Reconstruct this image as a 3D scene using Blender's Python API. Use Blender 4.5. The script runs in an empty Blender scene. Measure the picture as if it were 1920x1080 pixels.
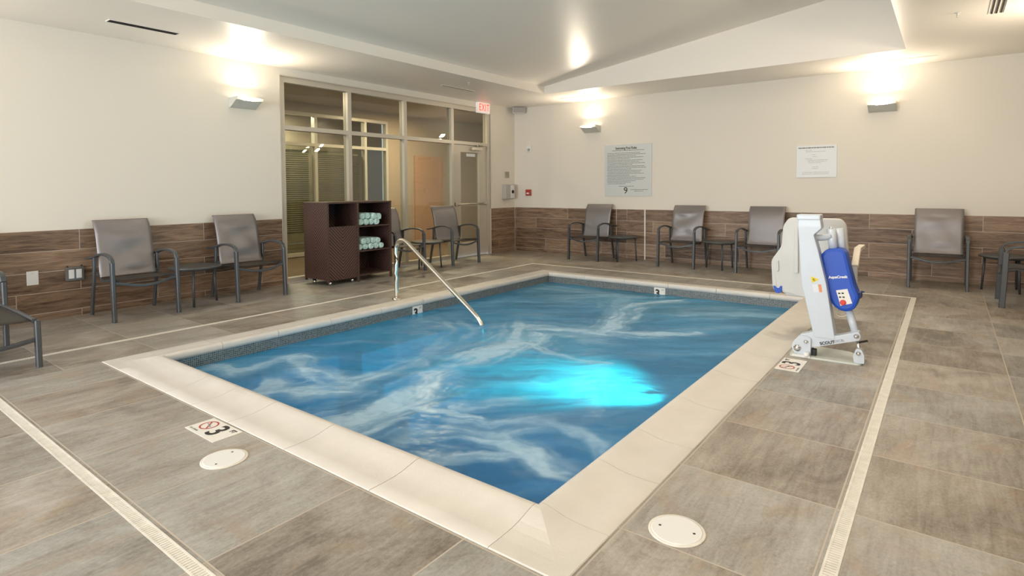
import bpy, bmesh, math, random
import numpy as np
from mathutils import Vector, Matrix
random.seed(7)
R = math.radians
S = bpy.context.scene
C = S.collection

# ------------------------------------------------------------------ camera
cam_d = bpy.data.cameras.new('camera')
cam = bpy.data.objects.new('camera', cam_d); C.objects.link(cam)
YAW, PITCH, ROLL = 0.6483537, 0.0383328, -0.0062569
fw = Vector((-math.sin(YAW)*math.cos(PITCH), math.cos(YAW)*math.cos(PITCH), -math.sin(PITCH)))
r0 = Vector((math.cos(YAW), math.sin(YAW), 0)); u0 = r0.cross(fw)
rr = math.cos(ROLL)*r0 + math.sin(ROLL)*u0; uu = -math.sin(ROLL)*r0 + math.cos(ROLL)*u0
m = Matrix((rr, uu, -fw)).transposed().to_4x4(); m.translation = Vector((7.089, -9.455, 1.270))
cam.matrix_world = m
cam_d.sensor_width = 36; cam_d.lens = 36*1079.24/1920
cam_d.shift_y = -(540-394.26)/1920; cam_d.clip_start = .05
S.camera = cam

# ------------------------------------------------------------------ world, light, exposure
S.view_settings.view_transform = 'Standard'; S.view_settings.look = 'None'
S.view_settings.gamma = 1; S.view_settings.use_curve_mapping = False
S.view_settings.exposure = 0.19
w = bpy.data.worlds.new('world'); S.world = w; w.use_nodes = True
wn = w.node_tree.nodes; wn['Background'].inputs[0].default_value = (.70, .82, 1, 1)
wn['Background'].inputs[1].default_value = 1.2
try:
    S.cycles.max_bounces = 8; S.cycles.diffuse_bounces = 4; S.cycles.glossy_bounces = 4
    S.cycles.transparent_max_bounces = 12; S.cycles.sample_clamp_indirect = 4
    S.cycles.caustics_reflective = False; S.cycles.caustics_refractive = False
    S.cycles.use_denoising = True
except Exception:
    pass

def area(name, loc, direction, sx, sy, power, col, spread=180):
    d = bpy.data.lights.new(name, 'AREA'); d.shape = 'RECTANGLE'; d.size = sx; d.size_y = sy
    d.energy = power; d.color = col; d.spread = R(spread)
    o = bpy.data.objects.new(name, d); C.objects.link(o)
    o.location = loc; o.rotation_euler = Vector(direction).to_track_quat('-Z', 'Y').to_euler()
    return o
# assumed window light: area lamps at window openings added in the unseen front wall
area('assumed_window_light', (2.6, -14.65, 1.45), (0, 1, .05), 4.6, 2.3, 400, (.88, .94, 1.0))
area('assumed_window_light', (6.9, -14.65, 1.45), (0, 1, .05), 2.0, 2.3, 150, (1.0, .88, .74))
# underwater pool lamp, in the lamp's niche on the right pool wall
area('pool_light_beam', (5.72, -5.92, -.40), (-1, .0, .34), .2, .2, 30, (.03, .88, 1.0), 90)

# ------------------------------------------------------------------ helpers
def tag(o, label=None, cat=None, group=None, kind=None):
    if label: o['label'] = label
    if cat: o['category'] = cat
    if group: o['group'] = group
    if kind: o['kind'] = kind
    return o
def empty(name, loc=(0, 0, 0), rz=0, label=None, cat=None, group=None, kind=None):
    o = bpy.data.objects.new(name, None); C.objects.link(o); o.empty_display_size = .1
    o.location = loc; o.rotation_euler = (0, 0, rz)
    return tag(o, label, cat, group, kind)
def children(o): return [c for c in bpy.data.objects if c.parent == o]
def copy_tree(o, parent=None):
    c = o.copy(); C.objects.link(c); c.parent = parent
    for k in list(children(o)): copy_tree(k, c)
    return c

class MB:
    def __init__(s): s.bm = bmesh.new(); s.uv = None
    def face(s, pts):
        return s.bm.faces.new([s.bm.verts.new(p) for p in pts])
    def box(s, x0, x1, y0, y1, z0, z1, bev=0):
        v = [s.bm.verts.new((x, y, z)) for z in (z0, z1) for y in (y0, y1) for x in (x0, x1)]
        fs = [s.bm.faces.new([v[i] for i in f]) for f in ((0,2,3,1),(4,5,7,6),(0,1,5,4),(2,6,7,3),(0,4,6,2),(1,3,7,5))]
        if bev:
            es = {e for f in fs for e in f.edges}
            bmesh.ops.bevel(s.bm, geom=list(es), offset=bev, segments=2, affect='EDGES', profile=.6)
        return s
    def prism(s, poly, axis, a, b, bev=0):
        """poly: 2-D points; axis: extrusion axis 0/1/2 from a to b"""
        def P(p, t):
            q = list(p); q.insert(axis, t); return q
        A = [s.bm.verts.new(P(p, a)) for p in poly]; B = [s.bm.verts.new(P(p, b)) for p in poly]
        n = len(poly); fs = [s.bm.faces.new(A), s.bm.faces.new(B[::-1])]
        for i in range(n): fs.append(s.bm.faces.new([A[i], B[i], B[(i+1) % n], A[(i+1) % n]]))
        bmesh.ops.recalc_face_normals(s.bm, faces=fs)
        if bev:
            es = {e for f in fs[:2] for e in f.edges}
            bmesh.ops.bevel(s.bm, geom=list(es), offset=bev, segments=2, affect='EDGES', profile=.6)
        return s
    def tube(s, pts, rad, n=10, flat=None, up=(0, 0, 1), cap=True):
        """sweep a round (or flat=(half_w,half_h)) section along pts"""
        pts = [Vector(p) for p in pts]; rings = []
        upv = Vector(up)
        for i, p in enumerate(pts):
            t = (pts[min(i+1, len(pts)-1)] - pts[max(i-1, 0)]).normalized()
            a = t.cross(upv)
            if a.length < 1e-4: a = t.cross(Vector((0, 1, 0)))
            a.normalize(); b = a.cross(t).normalized()
            if flat:
                hw, hh = flat; c = min(hw, hh)*.35
                sec = [(hw, hh-c), (hw-c, hh), (-hw+c, hh), (-hw, hh-c), (-hw, -hh+c), (-hw+c, -hh), (hw-c, -hh), (hw, -hh+c)]
            else:
                rd = rad[i] if isinstance(rad, (list, tuple)) else rad
                sec = [(rd*math.cos(2*math.pi*k/n), rd*math.sin(2*math.pi*k/n)) for k in range(n)]
            rings.append([s.bm.verts.new(p + a*q[0] + b*q[1]) for q in sec])
        for A, B in zip(rings, rings[1:]):
            k = len(A)
            for i in range(k):
                f = s.bm.faces.new([A[i], A[(i+1) % k], B[(i+1) % k], B[i]]); f.smooth = not flat
        if cap:
            s.bm.faces.new(rings[0][::-1]); s.bm.faces.new(rings[-1])
        return s
    def lathe(s, prof, cx=0, cy=0, n=24, axis=2):
        """prof: (r, h) pairs around the given axis through (cx, cy)"""
        rings = []
        for r_, h in prof:
            ring = []
            for k in range(n):
                a = 2*math.pi*k/n; q = [cx + r_*math.cos(a), cy + r_*math.sin(a)]; q.insert(axis, h)
                ring.append(s.bm.verts.new(q))
            rings.append(ring)
        fs = []
        for A, B in zip(rings, rings[1:]):
            for i in range(n):
                f = s.bm.faces.new([A[i], A[(i+1) % n], B[(i+1) % n], B[i]]); f.smooth = True; fs.append(f)
        fs.append(s.bm.faces.new(rings[0][::-1])); fs.append(s.bm.faces.new(rings[-1]))
        bmesh.ops.recalc_face_normals(s.bm, faces=fs)
        return s
    def build(s, name, mat, parent=None, smooth=False):
        me = bpy.data.meshes.new(name); bmesh.ops.recalc_face_normals(s.bm, faces=s.bm.faces[:])
        s.bm.to_mesh(me); s.bm.free()
        if smooth:
            for p in me.polygons: p.use_smooth = True
        for mt in (mat if isinstance(mat, (list, tuple)) else [mat]): me.materials.append(mt)
        o = bpy.data.objects.new(name, me); C.objects.link(o)
        if parent: o.parent = parent
        return o
def arc(p0, pts): return [p0] + pts
def smooth_path(pts, n=6):
    """Catmull-Rom through the points"""
    P = [Vector(p) for p in pts]; P = [2*P[0]-P[1]] + P + [2*P[-1]-P[-2]]; out = []
    for i in range(1, len(P)-2):
        for k in range(n):
            t = k/n; a, b, c, d = P[i-1], P[i], P[i+1], P[i+2]
            out.append(.5*((2*b) + (c-a)*t + (2*a-5*b+4*c-d)*t*t + (-a+3*b-3*c+d)*t*t*t))
    out.append(P[-2]); return out
def text_mesh(body, size, mat, parent, name, mtx, extrude=.0006, align='CENTER', bold=0.0, sx=1.0, space=1.0):
    cu = bpy.data.curves.new(name, 'FONT'); cu.body = body; cu.size = size; cu.extrude = extrude
    cu.align_x = align; cu.align_y = 'CENTER'; cu.offset = bold; cu.resolution_u = 3; cu.space_character = space
    t = bpy.data.objects.new(name, cu); C.objects.link(t)
    bpy.context.view_layer.update()
    me = bpy.data.meshes.new_from_object(t.evaluated_get(bpy.context.evaluated_depsgraph_get()))
    bpy.data.objects.remove(t); bpy.data.curves.remove(cu)
    me.transform(Matrix.Diagonal((sx, 1, 1, 1))); me.transform(mtx)
    me.materials.clear(); me.materials.append(mat)
    o = bpy.data.objects.new(name, me); C.objects.link(o)
    if parent: o.parent = parent
    return o
def frame_mtx(origin, xdir, ydir):
    x = Vector(xdir).normalized(); y = Vector(ydir).normalized(); z = x.cross(y)
    M = Matrix((x, y, z)).transposed().to_4x4(); M.translation = Vector(origin); return M

# ------------------------------------------------------------------ materials
def mat(name, col=(.8, .8, .8), rough=.5, metal=0, spec=.5, coat=0, emis=None, estr=0, bump=0, bscale=200, vary=0, vscale=4, sheen=0):
    m = bpy.data.materials.new(name); m.use_nodes = True; nt = m.node_tree; N = nt.nodes; L = nt.links
    b = N['Principled BSDF']
    b.inputs['Base Color'].default_value = (*col, 1); b.inputs['Roughness'].default_value = rough
    b.inputs['Metallic'].default_value = metal; b.inputs['Specular IOR Level'].default_value = spec
    b.inputs['Coat Weight'].default_value = coat
    if emis:
        b.inputs['Emission Color'].default_value = (*emis, 1); b.inputs['Emission Strength'].default_value = estr
    tc = N.new('ShaderNodeTexCoord')
    if vary:
        n = N.new('ShaderNodeTexNoise'); n.inputs['Scale'].default_value = vscale; n.inputs['Detail'].default_value = 5
        L.new(tc.outputs['Object'], n.inputs['Vector'])
        mr = N.new('ShaderNodeMapRange'); mr.inputs[1].default_value = .3; mr.inputs[2].default_value = .7
        mr.inputs[3].default_value = 1-vary; mr.inputs[4].default_value = 1+vary
        L.new(n.outputs[0], mr.inputs[0])
        mx = N.new('ShaderNodeVectorMath'); mx.operation = 'SCALE'; mx.inputs[0].default_value = col
        L.new(mr.outputs[0], mx.inputs['Scale']); L.new(mx.outputs[0], b.inputs['Base Color'])
    if bump:
        n = N.new('ShaderNodeTexNoise'); n.inputs['Scale'].default_value = bscale; n.inputs['Detail'].default_value = 3
        L.new(tc.outputs['Object'], n.inputs['Vector'])
        bp = N.new('ShaderNodeBump'); bp.inputs['Strength'].default_value = bump; bp.inputs['Distance'].default_value = .002
        L.new(n.outputs[0], bp.inputs['Height']); L.new(bp.outputs[0], b.inputs['Normal'])
    return m

def mathn(nt, op, a, b=None, c=None):
    n = nt.nodes.new('ShaderNodeMath'); n.operation = op
    for i, v in enumerate((a, b, c)):
        if v is None: continue
        if isinstance(v, (int, float)): n.inputs[i].default_value = v
        else: nt.links.new(v, n.inputs[i])
    return n.outputs[0]
def mixc(nt, fac, a, b, mode='MIX'):
    n = nt.nodes.new('ShaderNodeMix'); n.data_type = 'RGBA'; n.blend_type = mode
    for k, v in ((0, fac), (6, a), (7, b)):
        if isinstance(v, (int, float)): n.inputs[k].default_value = v
        elif isinstance(v, tuple): n.inputs[k].default_value = (*v, 1) if len(v) == 3 else v
        else: nt.links.new(v, n.inputs[k])
    return n.outputs[2]
def ramp(nt, fac, stops):
    n = nt.nodes.new('ShaderNodeValToRGB'); e = n.color_ramp.elements
    while len(e) < len(stops): e.new(.5)
    for k, (p, c) in enumerate(stops):
        e[k].position = p; e[k].color = (*c, 1)
    nt.links.new(fac, n.inputs[0]); return n.outputs[0]

def tile_mat(name, plank):
    """tiles laid by UV (metres). plank=True: wood-look wall planks, else slate floor tiles"""
    m = bpy.data.materials.new(name); m.use_nodes = True; nt = m.node_tree; N = nt.nodes; L = nt.links
    b = N['Principled BSDF']
    uv = N.new('ShaderNodeUVMap'); sp = N.new('ShaderNodeSeparateXYZ'); L.new(uv.outputs[0], sp.inputs[0])
    U, V = sp.outputs[0], sp.outputs[1]
    W, H = (1.235, .2035) if plank else (.6205, .6205)
    g = .0022 if plank else .0026
    vr = mathn(nt, 'DIVIDE', V, H); row = mathn(nt, 'FLOOR', vr); fv = mathn(nt, 'FRACT', vr)
    ur = mathn(nt, 'DIVIDE', U, W)
    if plank:
        # each course shifts by a third of a plank back and forth
        md = mathn(nt, 'MODULO', mathn(nt, 'ADD', row, 10), 2); md3 = mathn(nt, 'MODULO', mathn(nt, 'ADD', row, 10), 4)
        ur = mathn(nt, 'ADD', ur, mathn(nt, 'ADD', mathn(nt, 'MULTIPLY', mathn(nt, 'SUBTRACT', 1, md), .42), mathn(nt, 'MULTIPLY', mathn(nt, 'LESS_THAN', md3, .5), .18)))
    col = mathn(nt, 'FLOOR', ur); fu = mathn(nt, 'FRACT', ur)
    du = mathn(nt, 'MULTIPLY', mathn(nt, 'MINIMUM', fu, mathn(nt, 'SUBTRACT', 1, fu)), W)
    dv = mathn(nt, 'MULTIPLY', mathn(nt, 'MINIMUM', fv, mathn(nt, 'SUBTRACT', 1, fv)), H)
    d = mathn(nt, 'MINIMUM', du, dv)
    mr = N.new('ShaderNodeMapRange'); mr.inputs[1].default_value = g; mr.inputs[2].default_value = g+.0012
    mr.inputs[3].default_value = 1; mr.inputs[4].default_value = 0; L.new(d, mr.inputs[0]); grout = mr.outputs[0]
    cid = N.new('ShaderNodeCombineXYZ'); L.new(col, cid.inputs[0]); L.new(row, cid.inputs[1])
    wn_ = N.new('ShaderNodeTexWhiteNoise'); wn_.noise_dimensions = '2D'; L.new(cid.outputs[0], wn_.inputs['Vector'])
    rnd, rcol = wn_.outputs['Value'], wn_.outputs['Color']
    off = N.new('ShaderNodeVectorMath'); off.operation = 'MULTIPLY_ADD'; L.new(rcol, off.inputs[0])
    off.inputs[1].default_value = (37, 19, 11); L.new(uv.outputs[0], off.inputs[2])
    def noise(scale, detail=4, rough=.55, dist=0, rot=0):
        mp = N.new('ShaderNodeMapping'); L.new(off.outputs[0], mp.inputs[0]); mp.inputs['Scale'].default_value = scale
        mp.inputs['Rotation'].default_value = (0, 0, rot)
        n = N.new('ShaderNodeTexNoise'); n.inputs['Scale'].default_value = 1; n.inputs['Detail'].default_value = detail
        n.inputs['Roughness'].default_value = rough; n.inputs['Distortion'].default_value = dist
        L.new(mp.outputs[0], n.inputs['Vector']); return n.outputs[0]
    if plank:
        a = noise((2.2, 22, 1), 6, .6, 1.2); c = noise((14, 120, 1), 3, .6); k = noise((4, 9, 1), 3, .5, 2.5)
        v = mathn(nt, 'ADD', mathn(nt, 'MULTIPLY', a, .75), mathn(nt, 'ADD', mathn(nt, 'MULTIPLY', c, .25), mathn(nt, 'MULTIPLY', mathn(nt, 'SUBTRACT', rnd, .5), .22)))
        colr = ramp(nt, v, [(.32, (.060, .034, .022)), (.45, (.165, .104, .066)), (.57, (.26, .17, .112)), (.72, (.38, .27, .185))])
        kn = N.new('ShaderNodeMapRange'); kn.inputs[1].default_value = .68; kn.inputs[2].default_value = .78; L.new(k, kn.inputs[0])
        colr = mixc(nt, mathn(nt, 'MULTIPLY', kn.outputs[0], .35), colr, (.06, .035, .024))
        base = mixc(nt, grout, colr, (.52, .45, .38)); hgt = a; b.inputs['Roughness'].default_value = .5
    else:
        a = noise((2.6, 1.7, 1), 6, .62, 1.0); s1 = noise((26, 3.0, 1), 5, .65, 1.0, .25); c = noise((90, 60, 1), 3, .7); f = noise((3.2, 1.6, 1), 4, .5, 2.0)
        v = mathn(nt, 'ADD', mathn(nt, 'MULTIPLY', a, .52), mathn(nt, 'ADD', mathn(nt, 'MULTIPLY', s1, .26), mathn(nt, 'MULTIPLY', c, .22)))
        v = mathn(nt, 'ADD', v, mathn(nt, 'MULTIPLY', mathn(nt, 'SUBTRACT', rnd, .5), .10))
        colr = ramp(nt, v, [(.36, (.165, .135, .105)), (.45, (.275, .236, .192)), (.54, (.375, .335, .285)), (.65, (.49, .45, .40))])
        rs = N.new('ShaderNodeMapRange'); rs.inputs[1].default_value = .55; rs.inputs[2].default_value = .78; L.new(f, rs.inputs[0])
        colr = mixc(nt, mathn(nt, 'MULTIPLY', rs.outputs[0], .6), colr, (.38, .25, .15))
        sc_ = N.new('ShaderNodeSeparateColor'); L.new(rcol, sc_.inputs[0])
        gl = mixc(nt, mathn(nt, 'MULTIPLY', sc_.outputs[1], .75), colr, mixc(nt, 1.0, colr, (.90, 1.03, 1.16), 'MULTIPLY'))
        base = mixc(nt, grout, gl, (.50, .44, .37)); b.inputs['Roughness'].default_value = .42; hgt = v
    L.new(base, b.inputs['Base Color'])
    hh = mathn(nt, 'SUBTRACT', mathn(nt, 'MULTIPLY', hgt, .4), grout)
    bp = N.new('ShaderNodeBump'); bp.inputs['Strength'].default_value = .35; bp.inputs['Distance'].default_value = .002
    L.new(hh, bp.inputs['Height']); L.new(bp.outputs[0], b.inputs['Normal'])
    return m

M = {}
M['wall'] = mat('cream_wall_paint', (.80, .755, .67), .6, bump=.12, bscale=90)
M['ceil'] = mat('ceiling_paint', (.88, .835, .76), .36, spec=.55, bump=.10, bscale=60)
M['plank'] = tile_mat('wood_look_plank_tile', True)
M['slate'] = tile_mat('slate_floor_tile', False)
M['coping'] = mat('cream_stone_coping', (.68, .645, .595), .5, bump=.25, bscale=120, vary=.05, vscale=5)
M['copj'] = mat('coping_grout', (.62, .57, .50), .8)
M['white'] = mat('white_plastic', (.80, .81, .80), .4)
M['grate'] = mat('drain_white', (.78, .75, .68), .5, vary=.08, vscale=20)
M['slot'] = mat('drain_slot', (.33, .31, .28), .8)
M['frame'] = mat('chair_frame_grey', (.085, .092, .10), .42, metal=.35, bump=.05)
M['sling'] = mat('sling_fabric_lit', (.25, .235, .24), .40, metal=.55, spec=.7, bump=.4, bscale=700)  # backrest fabric, its sheen from the assumed windows raised in colour and metal
M['slingshaded'] = mat('sling_fabric_shaded', (.032, .027, .024), .6, bump=.4, bscale=700)  # same fabric as the backrest, with shade put into its colour
M['tabletop'] = mat('table_top_grey', (.09, .097, .10), .38, metal=.3)
M['alu'] = mat('champagne_aluminium', (.60, .55, .46), .42, metal=.25)
M['steel'] = mat('brushed_stainless', (.74, .68, .58), .26, metal=1)
M['chrome'] = mat('chrome', (.85, .85, .85), .12, metal=1)
M['black'] = mat('black_rubber', (.012, .012, .013), .5)
M['blackprint'] = mat('black_print', (.02, .02, .02), .6)
M['greyprint'] = mat('grey_print', (.22, .23, .24), .7)
M['redprint'] = mat('red_print', (.45, .06, .05), .6)
M['mark'] = mat('marker_tile_white', (.82, .80, .75), .35)
M['towel'] = mat('aqua_towel', (.60, .83, .80), .95, bump=.9, bscale=160, vary=.07, vscale=60)
M['blue'] = mat('blue_cover', (.006, .075, .50), .45, coat=.1)
M['liftw'] = mat('lift_white_paint', (.60, .66, .73), .35, coat=.2)
M['seatp'] = mat('lift_seat_plastic', (.62, .61, .58), .45, vary=.03)
M['seatarm'] = mat('lift_arm_cream', (.72, .66, .55), .5)
M['plate'] = mat('lift_base_plate', (.62, .65, .60), .45)
M['yellow'] = mat('warning_yellow', (.80, .60, .02), .5)
M['orange'] = mat('orange_label', (.75, .28, .12), .5)
M['red'] = mat('alarm_red', (.40, .045, .035), .4)
M['greybox'] = mat('grey_box', (.46, .45, .42), .45)
M['speaker'] = mat('speaker_grille', (.36, .34, .33), .6, bump=.5, bscale=500)
M['sign'] = mat('sign_panel', (.66, .69, .69), .3)
M['paper'] = mat('notice_panel', (.76, .78, .79), .35)
M['exitred'] = mat('exit_letters', (.8, .04, .03), .5, emis=(1, .05, .03), estr=1.3)
M['exitw'] = mat('exit_face', (.85, .80, .76), .5, emis=(1, .82, .75), estr=.25)
M['lamp'] = mat('sconce_diffuser', (.9, .85, .75), .5, emis=(1, .86, .68), estr=3)
M['sconce'] = mat('sconce_body', (.60, .60, .55), .5)
M['hall'] = mat('corridor_paint', (.42, .33, .23), .7)
M['hallfloor'] = mat('corridor_carpet', (.16, .11, .065), .9, vary=.2, vscale=30)
M['basin'] = mat('pool_plaster', (.25, .42, .60), .6, vary=.12, vscale=3)
M['darktile'] = mat('step_edge_tile', (.035, .05, .085), .35)
M['lens'] = mat('pool_lens', (.1, .8, .9), .3, emis=(.05, .8, 1), estr=4)

def mosaic():
    m = bpy.data.materials.new('waterline_mosaic'); m.use_nodes = True; nt = m.node_tree; N = nt.nodes; L = nt.links
    b = N['Principled BSDF']; tc = N.new('ShaderNodeTexCoord'); sp = N.new('ShaderNodeSeparateXYZ'); L.new(tc.outputs['Object'], sp.inputs[0])
    s = mathn(nt, 'DIVIDE', mathn(nt, 'ADD', sp.outputs[0], sp.outputs[1]), .0155); t = mathn(nt, 'DIVIDE', sp.outputs[2], .0155)
    fs, ft = mathn(nt, 'FRACT', s), mathn(nt, 'FRACT', t)
    g = mathn(nt, 'MAXIMUM', mathn(nt, 'LESS_THAN', fs, .16), mathn(nt, 'LESS_THAN', ft, .16))
    cid = N.new('ShaderNodeCombineXYZ'); L.new(mathn(nt, 'FLOOR', s), cid.inputs[0]); L.new(mathn(nt, 'FLOOR', t), cid.inputs[1])
    w_ = N.new('ShaderNodeTexWhiteNoise'); L.new(cid.outputs[0], w_.inputs['Vector'])
    c = ramp(nt, w_.outputs['Value'], [(0, (.035, .05, .06)), (1, (.13, .155, .165))])
    L.new(mixc(nt, g, c, (.36, .38, .36)), b.inputs['Base Color']); b.inputs['Roughness'].default_value = .3
    return m
M['mosaic'] = mosaic()

def wicker():
    m = bpy.data.materials.new('brown_wicker'); m.use_nodes = True; nt = m.node_tree; N = nt.nodes; L = nt.links
    b = N['Principled BSDF']; uv = N.new('ShaderNodeUVMap'); sp = N.new('ShaderNodeSeparateXYZ'); L.new(uv.outputs[0], sp.inputs[0])
    # herringbone: chevrons meeting on the panel's centre line (u = 0)
    q = mathn(nt, 'ADD', mathn(nt, 'MULTIPLY', mathn(nt, 'ABSOLUTE', sp.outputs[0]), -1), sp.outputs[1])
    f = mathn(nt, 'FRACT', mathn(nt, 'DIVIDE', q, .044))
    tri = mathn(nt, 'ABSOLUTE', mathn(nt, 'SUBTRACT', f, .5))
    f2 = mathn(nt, 'FRACT', mathn(nt, 'DIVIDE', mathn(nt, 'ADD', mathn(nt, 'ABSOLUTE', sp.outputs[0]), sp.outputs[1]), .014))
    tri2 = mathn(nt, 'ABSOLUTE', mathn(nt, 'SUBTRACT', f2, .5))
    h = mathn(nt, 'ADD', tri, mathn(nt, 'MULTIPLY', tri2, .3))
    L.new(ramp(nt, h, [(.10, (.17, .088, .072)), (.30, (.075, .038, .032)), (.52, (.012, .006, .006))]), b.inputs['Base Color'])
    b.inputs['Roughness'].default_value = .45
    bp = N.new('ShaderNodeBump'); bp.inputs['Strength'].default_value = .8; bp.inputs['Distance'].default_value = .006; bp.invert = True
    L.new(h, bp.inputs['Height']); L.new(bp.outputs[0], b.inputs['Normal'])
    return m
M['wicker'] = wicker()
M['cabframe'] = mat('brown_resin_trim', (.075, .043, .033), .45, vary=.15, vscale=60)
M['inside'] = mat('dark_liner', (.012, .010, .010), .8)

def glass():
    m = bpy.data.materials.new('window_glass'); m.use_nodes = True; nt = m.node_tree; N = nt.nodes; L = nt.links
    N.remove(N['Principled BSDF']); out = N['Material Output']
    t = N.new('ShaderNodeBsdfTransparent'); t.inputs[0].default_value = (.78, .80, .74, 1)
    g = N.new('ShaderNodeBsdfGlossy'); g.inputs['Roughness'].default_value = .015
    fr = N.new('ShaderNodeFresnel'); fr.inputs[0].default_value = 1.75
    ge = N.new('ShaderNodeNewGeometry')   # a thin pane: only the face turned to the viewer mirrors
    fac = mathn(nt, 'MULTIPLY', fr.outputs[0], mathn(nt, 'SUBTRACT', 1, ge.outputs['Backfacing']))
    mx = N.new('ShaderNodeMixShader'); L.new(fac, mx.inputs[0]); L.new(t.outputs[0], mx.inputs[1]); L.new(g.outputs[0], mx.inputs[2])
    L.new(mx.outputs[0], out.inputs[0]); return m
M['glass'] = glass()

def water_mat():
    m = bpy.data.materials.new('churning_spa_water'); m.use_nodes = True; nt = m.node_tree; N = nt.nodes; L = nt.links
    N.remove(N['Principled BSDF']); out = N['Material Output']
    at = N.new('ShaderNodeAttribute'); at.attribute_name = 'foam'
    tn = N.new('ShaderNodeAttribute'); tn.attribute_name = 'fartint'
    tc = N.new('ShaderNodeTexCoord')
    n = N.new('ShaderNodeTexNoise'); n.inputs['Scale'].default_value = 9; n.inputs['Detail'].default_value = 6; n.inputs['Distortion'].default_value = 1.5
    L.new(tc.outputs['Object'], n.inputs['Vector'])
    foam = mathn(nt, 'MULTIPLY', at.outputs['Fac'], mathn(nt, 'ADD', .55, mathn(nt, 'MULTIPLY', n.outputs[0], .85)))
    foam = mathn(nt, 'MINIMUM', foam, .92)
    body = mixc(nt, tn.outputs['Fac'], (.058, .20, .43), (.12, .42, .68))
    d = N.new('ShaderNodeBsdfDiffuse'); L.new(body, d.inputs[0])
    tr = N.new('ShaderNodeBsdfTransparent'); tr.inputs[0].default_value = (.30, .62, .85, 1)
    tl = N.new('ShaderNodeBsdfTranslucent'); tl.inputs[0].default_value = (.35, .80, .85, 1)
    st_ = N.new('ShaderNodeAttribute'); st_.attribute_name = 'streak'
    m0 = N.new('ShaderNodeMixShader'); L.new(mathn(nt, 'MULTIPLY', st_.outputs['Fac'], .42), m0.inputs[0]); L.new(d.outputs[0], m0.inputs[1]); L.new(tl.outputs[0], m0.inputs[2])
    m1 = N.new('ShaderNodeMixShader'); m1.inputs[0].default_value = .78; L.new(tr.outputs[0], m1.inputs[1]); L.new(m0.outputs[0], m1.inputs[2])
    fd = N.new('ShaderNodeBsdfDiffuse'); fd.inputs[0].default_value = (.41, .62, .80, 1)
    m2 = N.new('ShaderNodeMixShader'); L.new(foam, m2.inputs[0]); L.new(m1.outputs[0], m2.inputs[1]); L.new(fd.outputs[0], m2.inputs[2])
    g = N.new('ShaderNodeBsdfGlossy'); g.inputs['Roughness'].default_value = .22
    fr = N.new('ShaderNodeFresnel'); fr.inputs[0].default_value = 1.33
    bn = N.new('ShaderNodeTexNoise'); bn.inputs['Scale'].default_value = 5; bn.inputs['Detail'].default_value = 4
    L.new(tc.outputs['Object'], bn.inputs['Vector'])
    bp = N.new('ShaderNodeBump'); bp.inputs['Strength'].default_value = .35; bp.inputs['Distance'].default_value = .03
    L.new(bn.outputs[0], bp.inputs['Height']); L.new(bp.outputs[0], g.inputs['Normal']); L.new(bp.outputs[0], fr.inputs['Normal'])
    m3 = N.new('ShaderNodeMixShader'); L.new(mathn(nt, 'MULTIPLY', fr.outputs[0], .42), m3.inputs[0]); L.new(m2.outputs[0], m3.inputs[1]); L.new(g.outputs[0], m3.inputs[2])
    L.new(m3.outputs[0], out.inputs[0]); return m
M['water'] = water_mat()

# ------------------------------------------------------------------ room constants
H = 2.89; XR = 8.30; YF = -14.5; WS = .88          # ceiling height, right wall, front wall, wainscot top
TX0, TX1, TY0, TY1 = 1.50, 6.66, -9.9, -1.13        # ceiling tray
PX0, PX1, PY0, PY1 = 2.11, 6.13, -7.93, -2.10       # outer edge of the coping
IX0, IX1, IY0, IY1 = 2.425, 5.82, -7.62, -2.42      # inner edge of the pool
SY0, SY1, ST = -5.18, -.79, 2.78                    # storefront opening

def uv_quads(name, quads, m, parent=None, thick=None):
    """quads: list of (4 points, 4 uvs)"""
    bm = bmesh.new(); uvl = bm.loops.layers.uv.new('UVMap')
    for q in quads:
        pts, uvs = q[0], q[1]
        f = bm.faces.new([bm.verts.new(p) for p in pts])
        for l, c_ in zip(f.loops, uvs): l[uvl].uv = c_
        if len(q) > 2: f.material_index = q[2]
    me = bpy.data.meshes.new(name); bm.to_mesh(me); bm.free()
    for mm in (m if isinstance(m, list) else [m]): me.materials.append(mm)
    o = bpy.data.objects.new(name, me); C.objects.link(o)
    if parent: o.parent = parent
    return o

# floor: several zones, each laid from its own joint line
def zone(x0, x1, y0, y1, ox, oy, swap=False):
    p = [(x0, y0, 0), (x1, y0, 0), (x1, y1, 0), (x0, y1, 0)]
    t = [((q[0]-ox), (q[1]-oy)) for q in p]
    if swap: t = [(b_, a_+31*.6205) for a_, b_ in t]
    return (p, t)
GX0, GX1, GY0, GY1 = 1.535, 6.80, -8.60, -1.545      # centre lines of the drain channel
g = .025
JY = -7.54
Q = [zone(0, GX0-g, YF, 0, .915, JY), zone(GX1+g, XR, YF, 0, 6.812, JY),
     zone(GX0-g, GX1+g, GY1+g, 0, .915, -.61), zone(GX0-g, GX1+g, YF, GY0-g, 3.85, -8.62),
     zone(GX0+g, PX0, GY0+g, GY1-g, 1.50, JY), zone(PX1, GX1-g, GY0+g, GY1-g, 6.14, JY),
     zone(PX0, PX1, PY1, GY1-g, 3.85, -2.12), zone(PX0, PX1, GY0+g, PY0, 3.85, -8.56)]
fl = uv_quads('floor', Q, M['slate']); tag(fl, kind='structure')
fb = MB()   # channel bed under the grates
for a in ((GX0-g, GX0+g, GY0-g, GY1+g), (GX1-g, GX1+g, GY0-g, GY1+g), (GX0+g, GX1-g, GY0-g, GY0+g), (GX0+g, GX1-g, GY1-g, GY1+g)):
    fb.box(*a, -.05, -.03)
tag(fb.build('trim_1', M['slot']), kind='structure')

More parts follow.
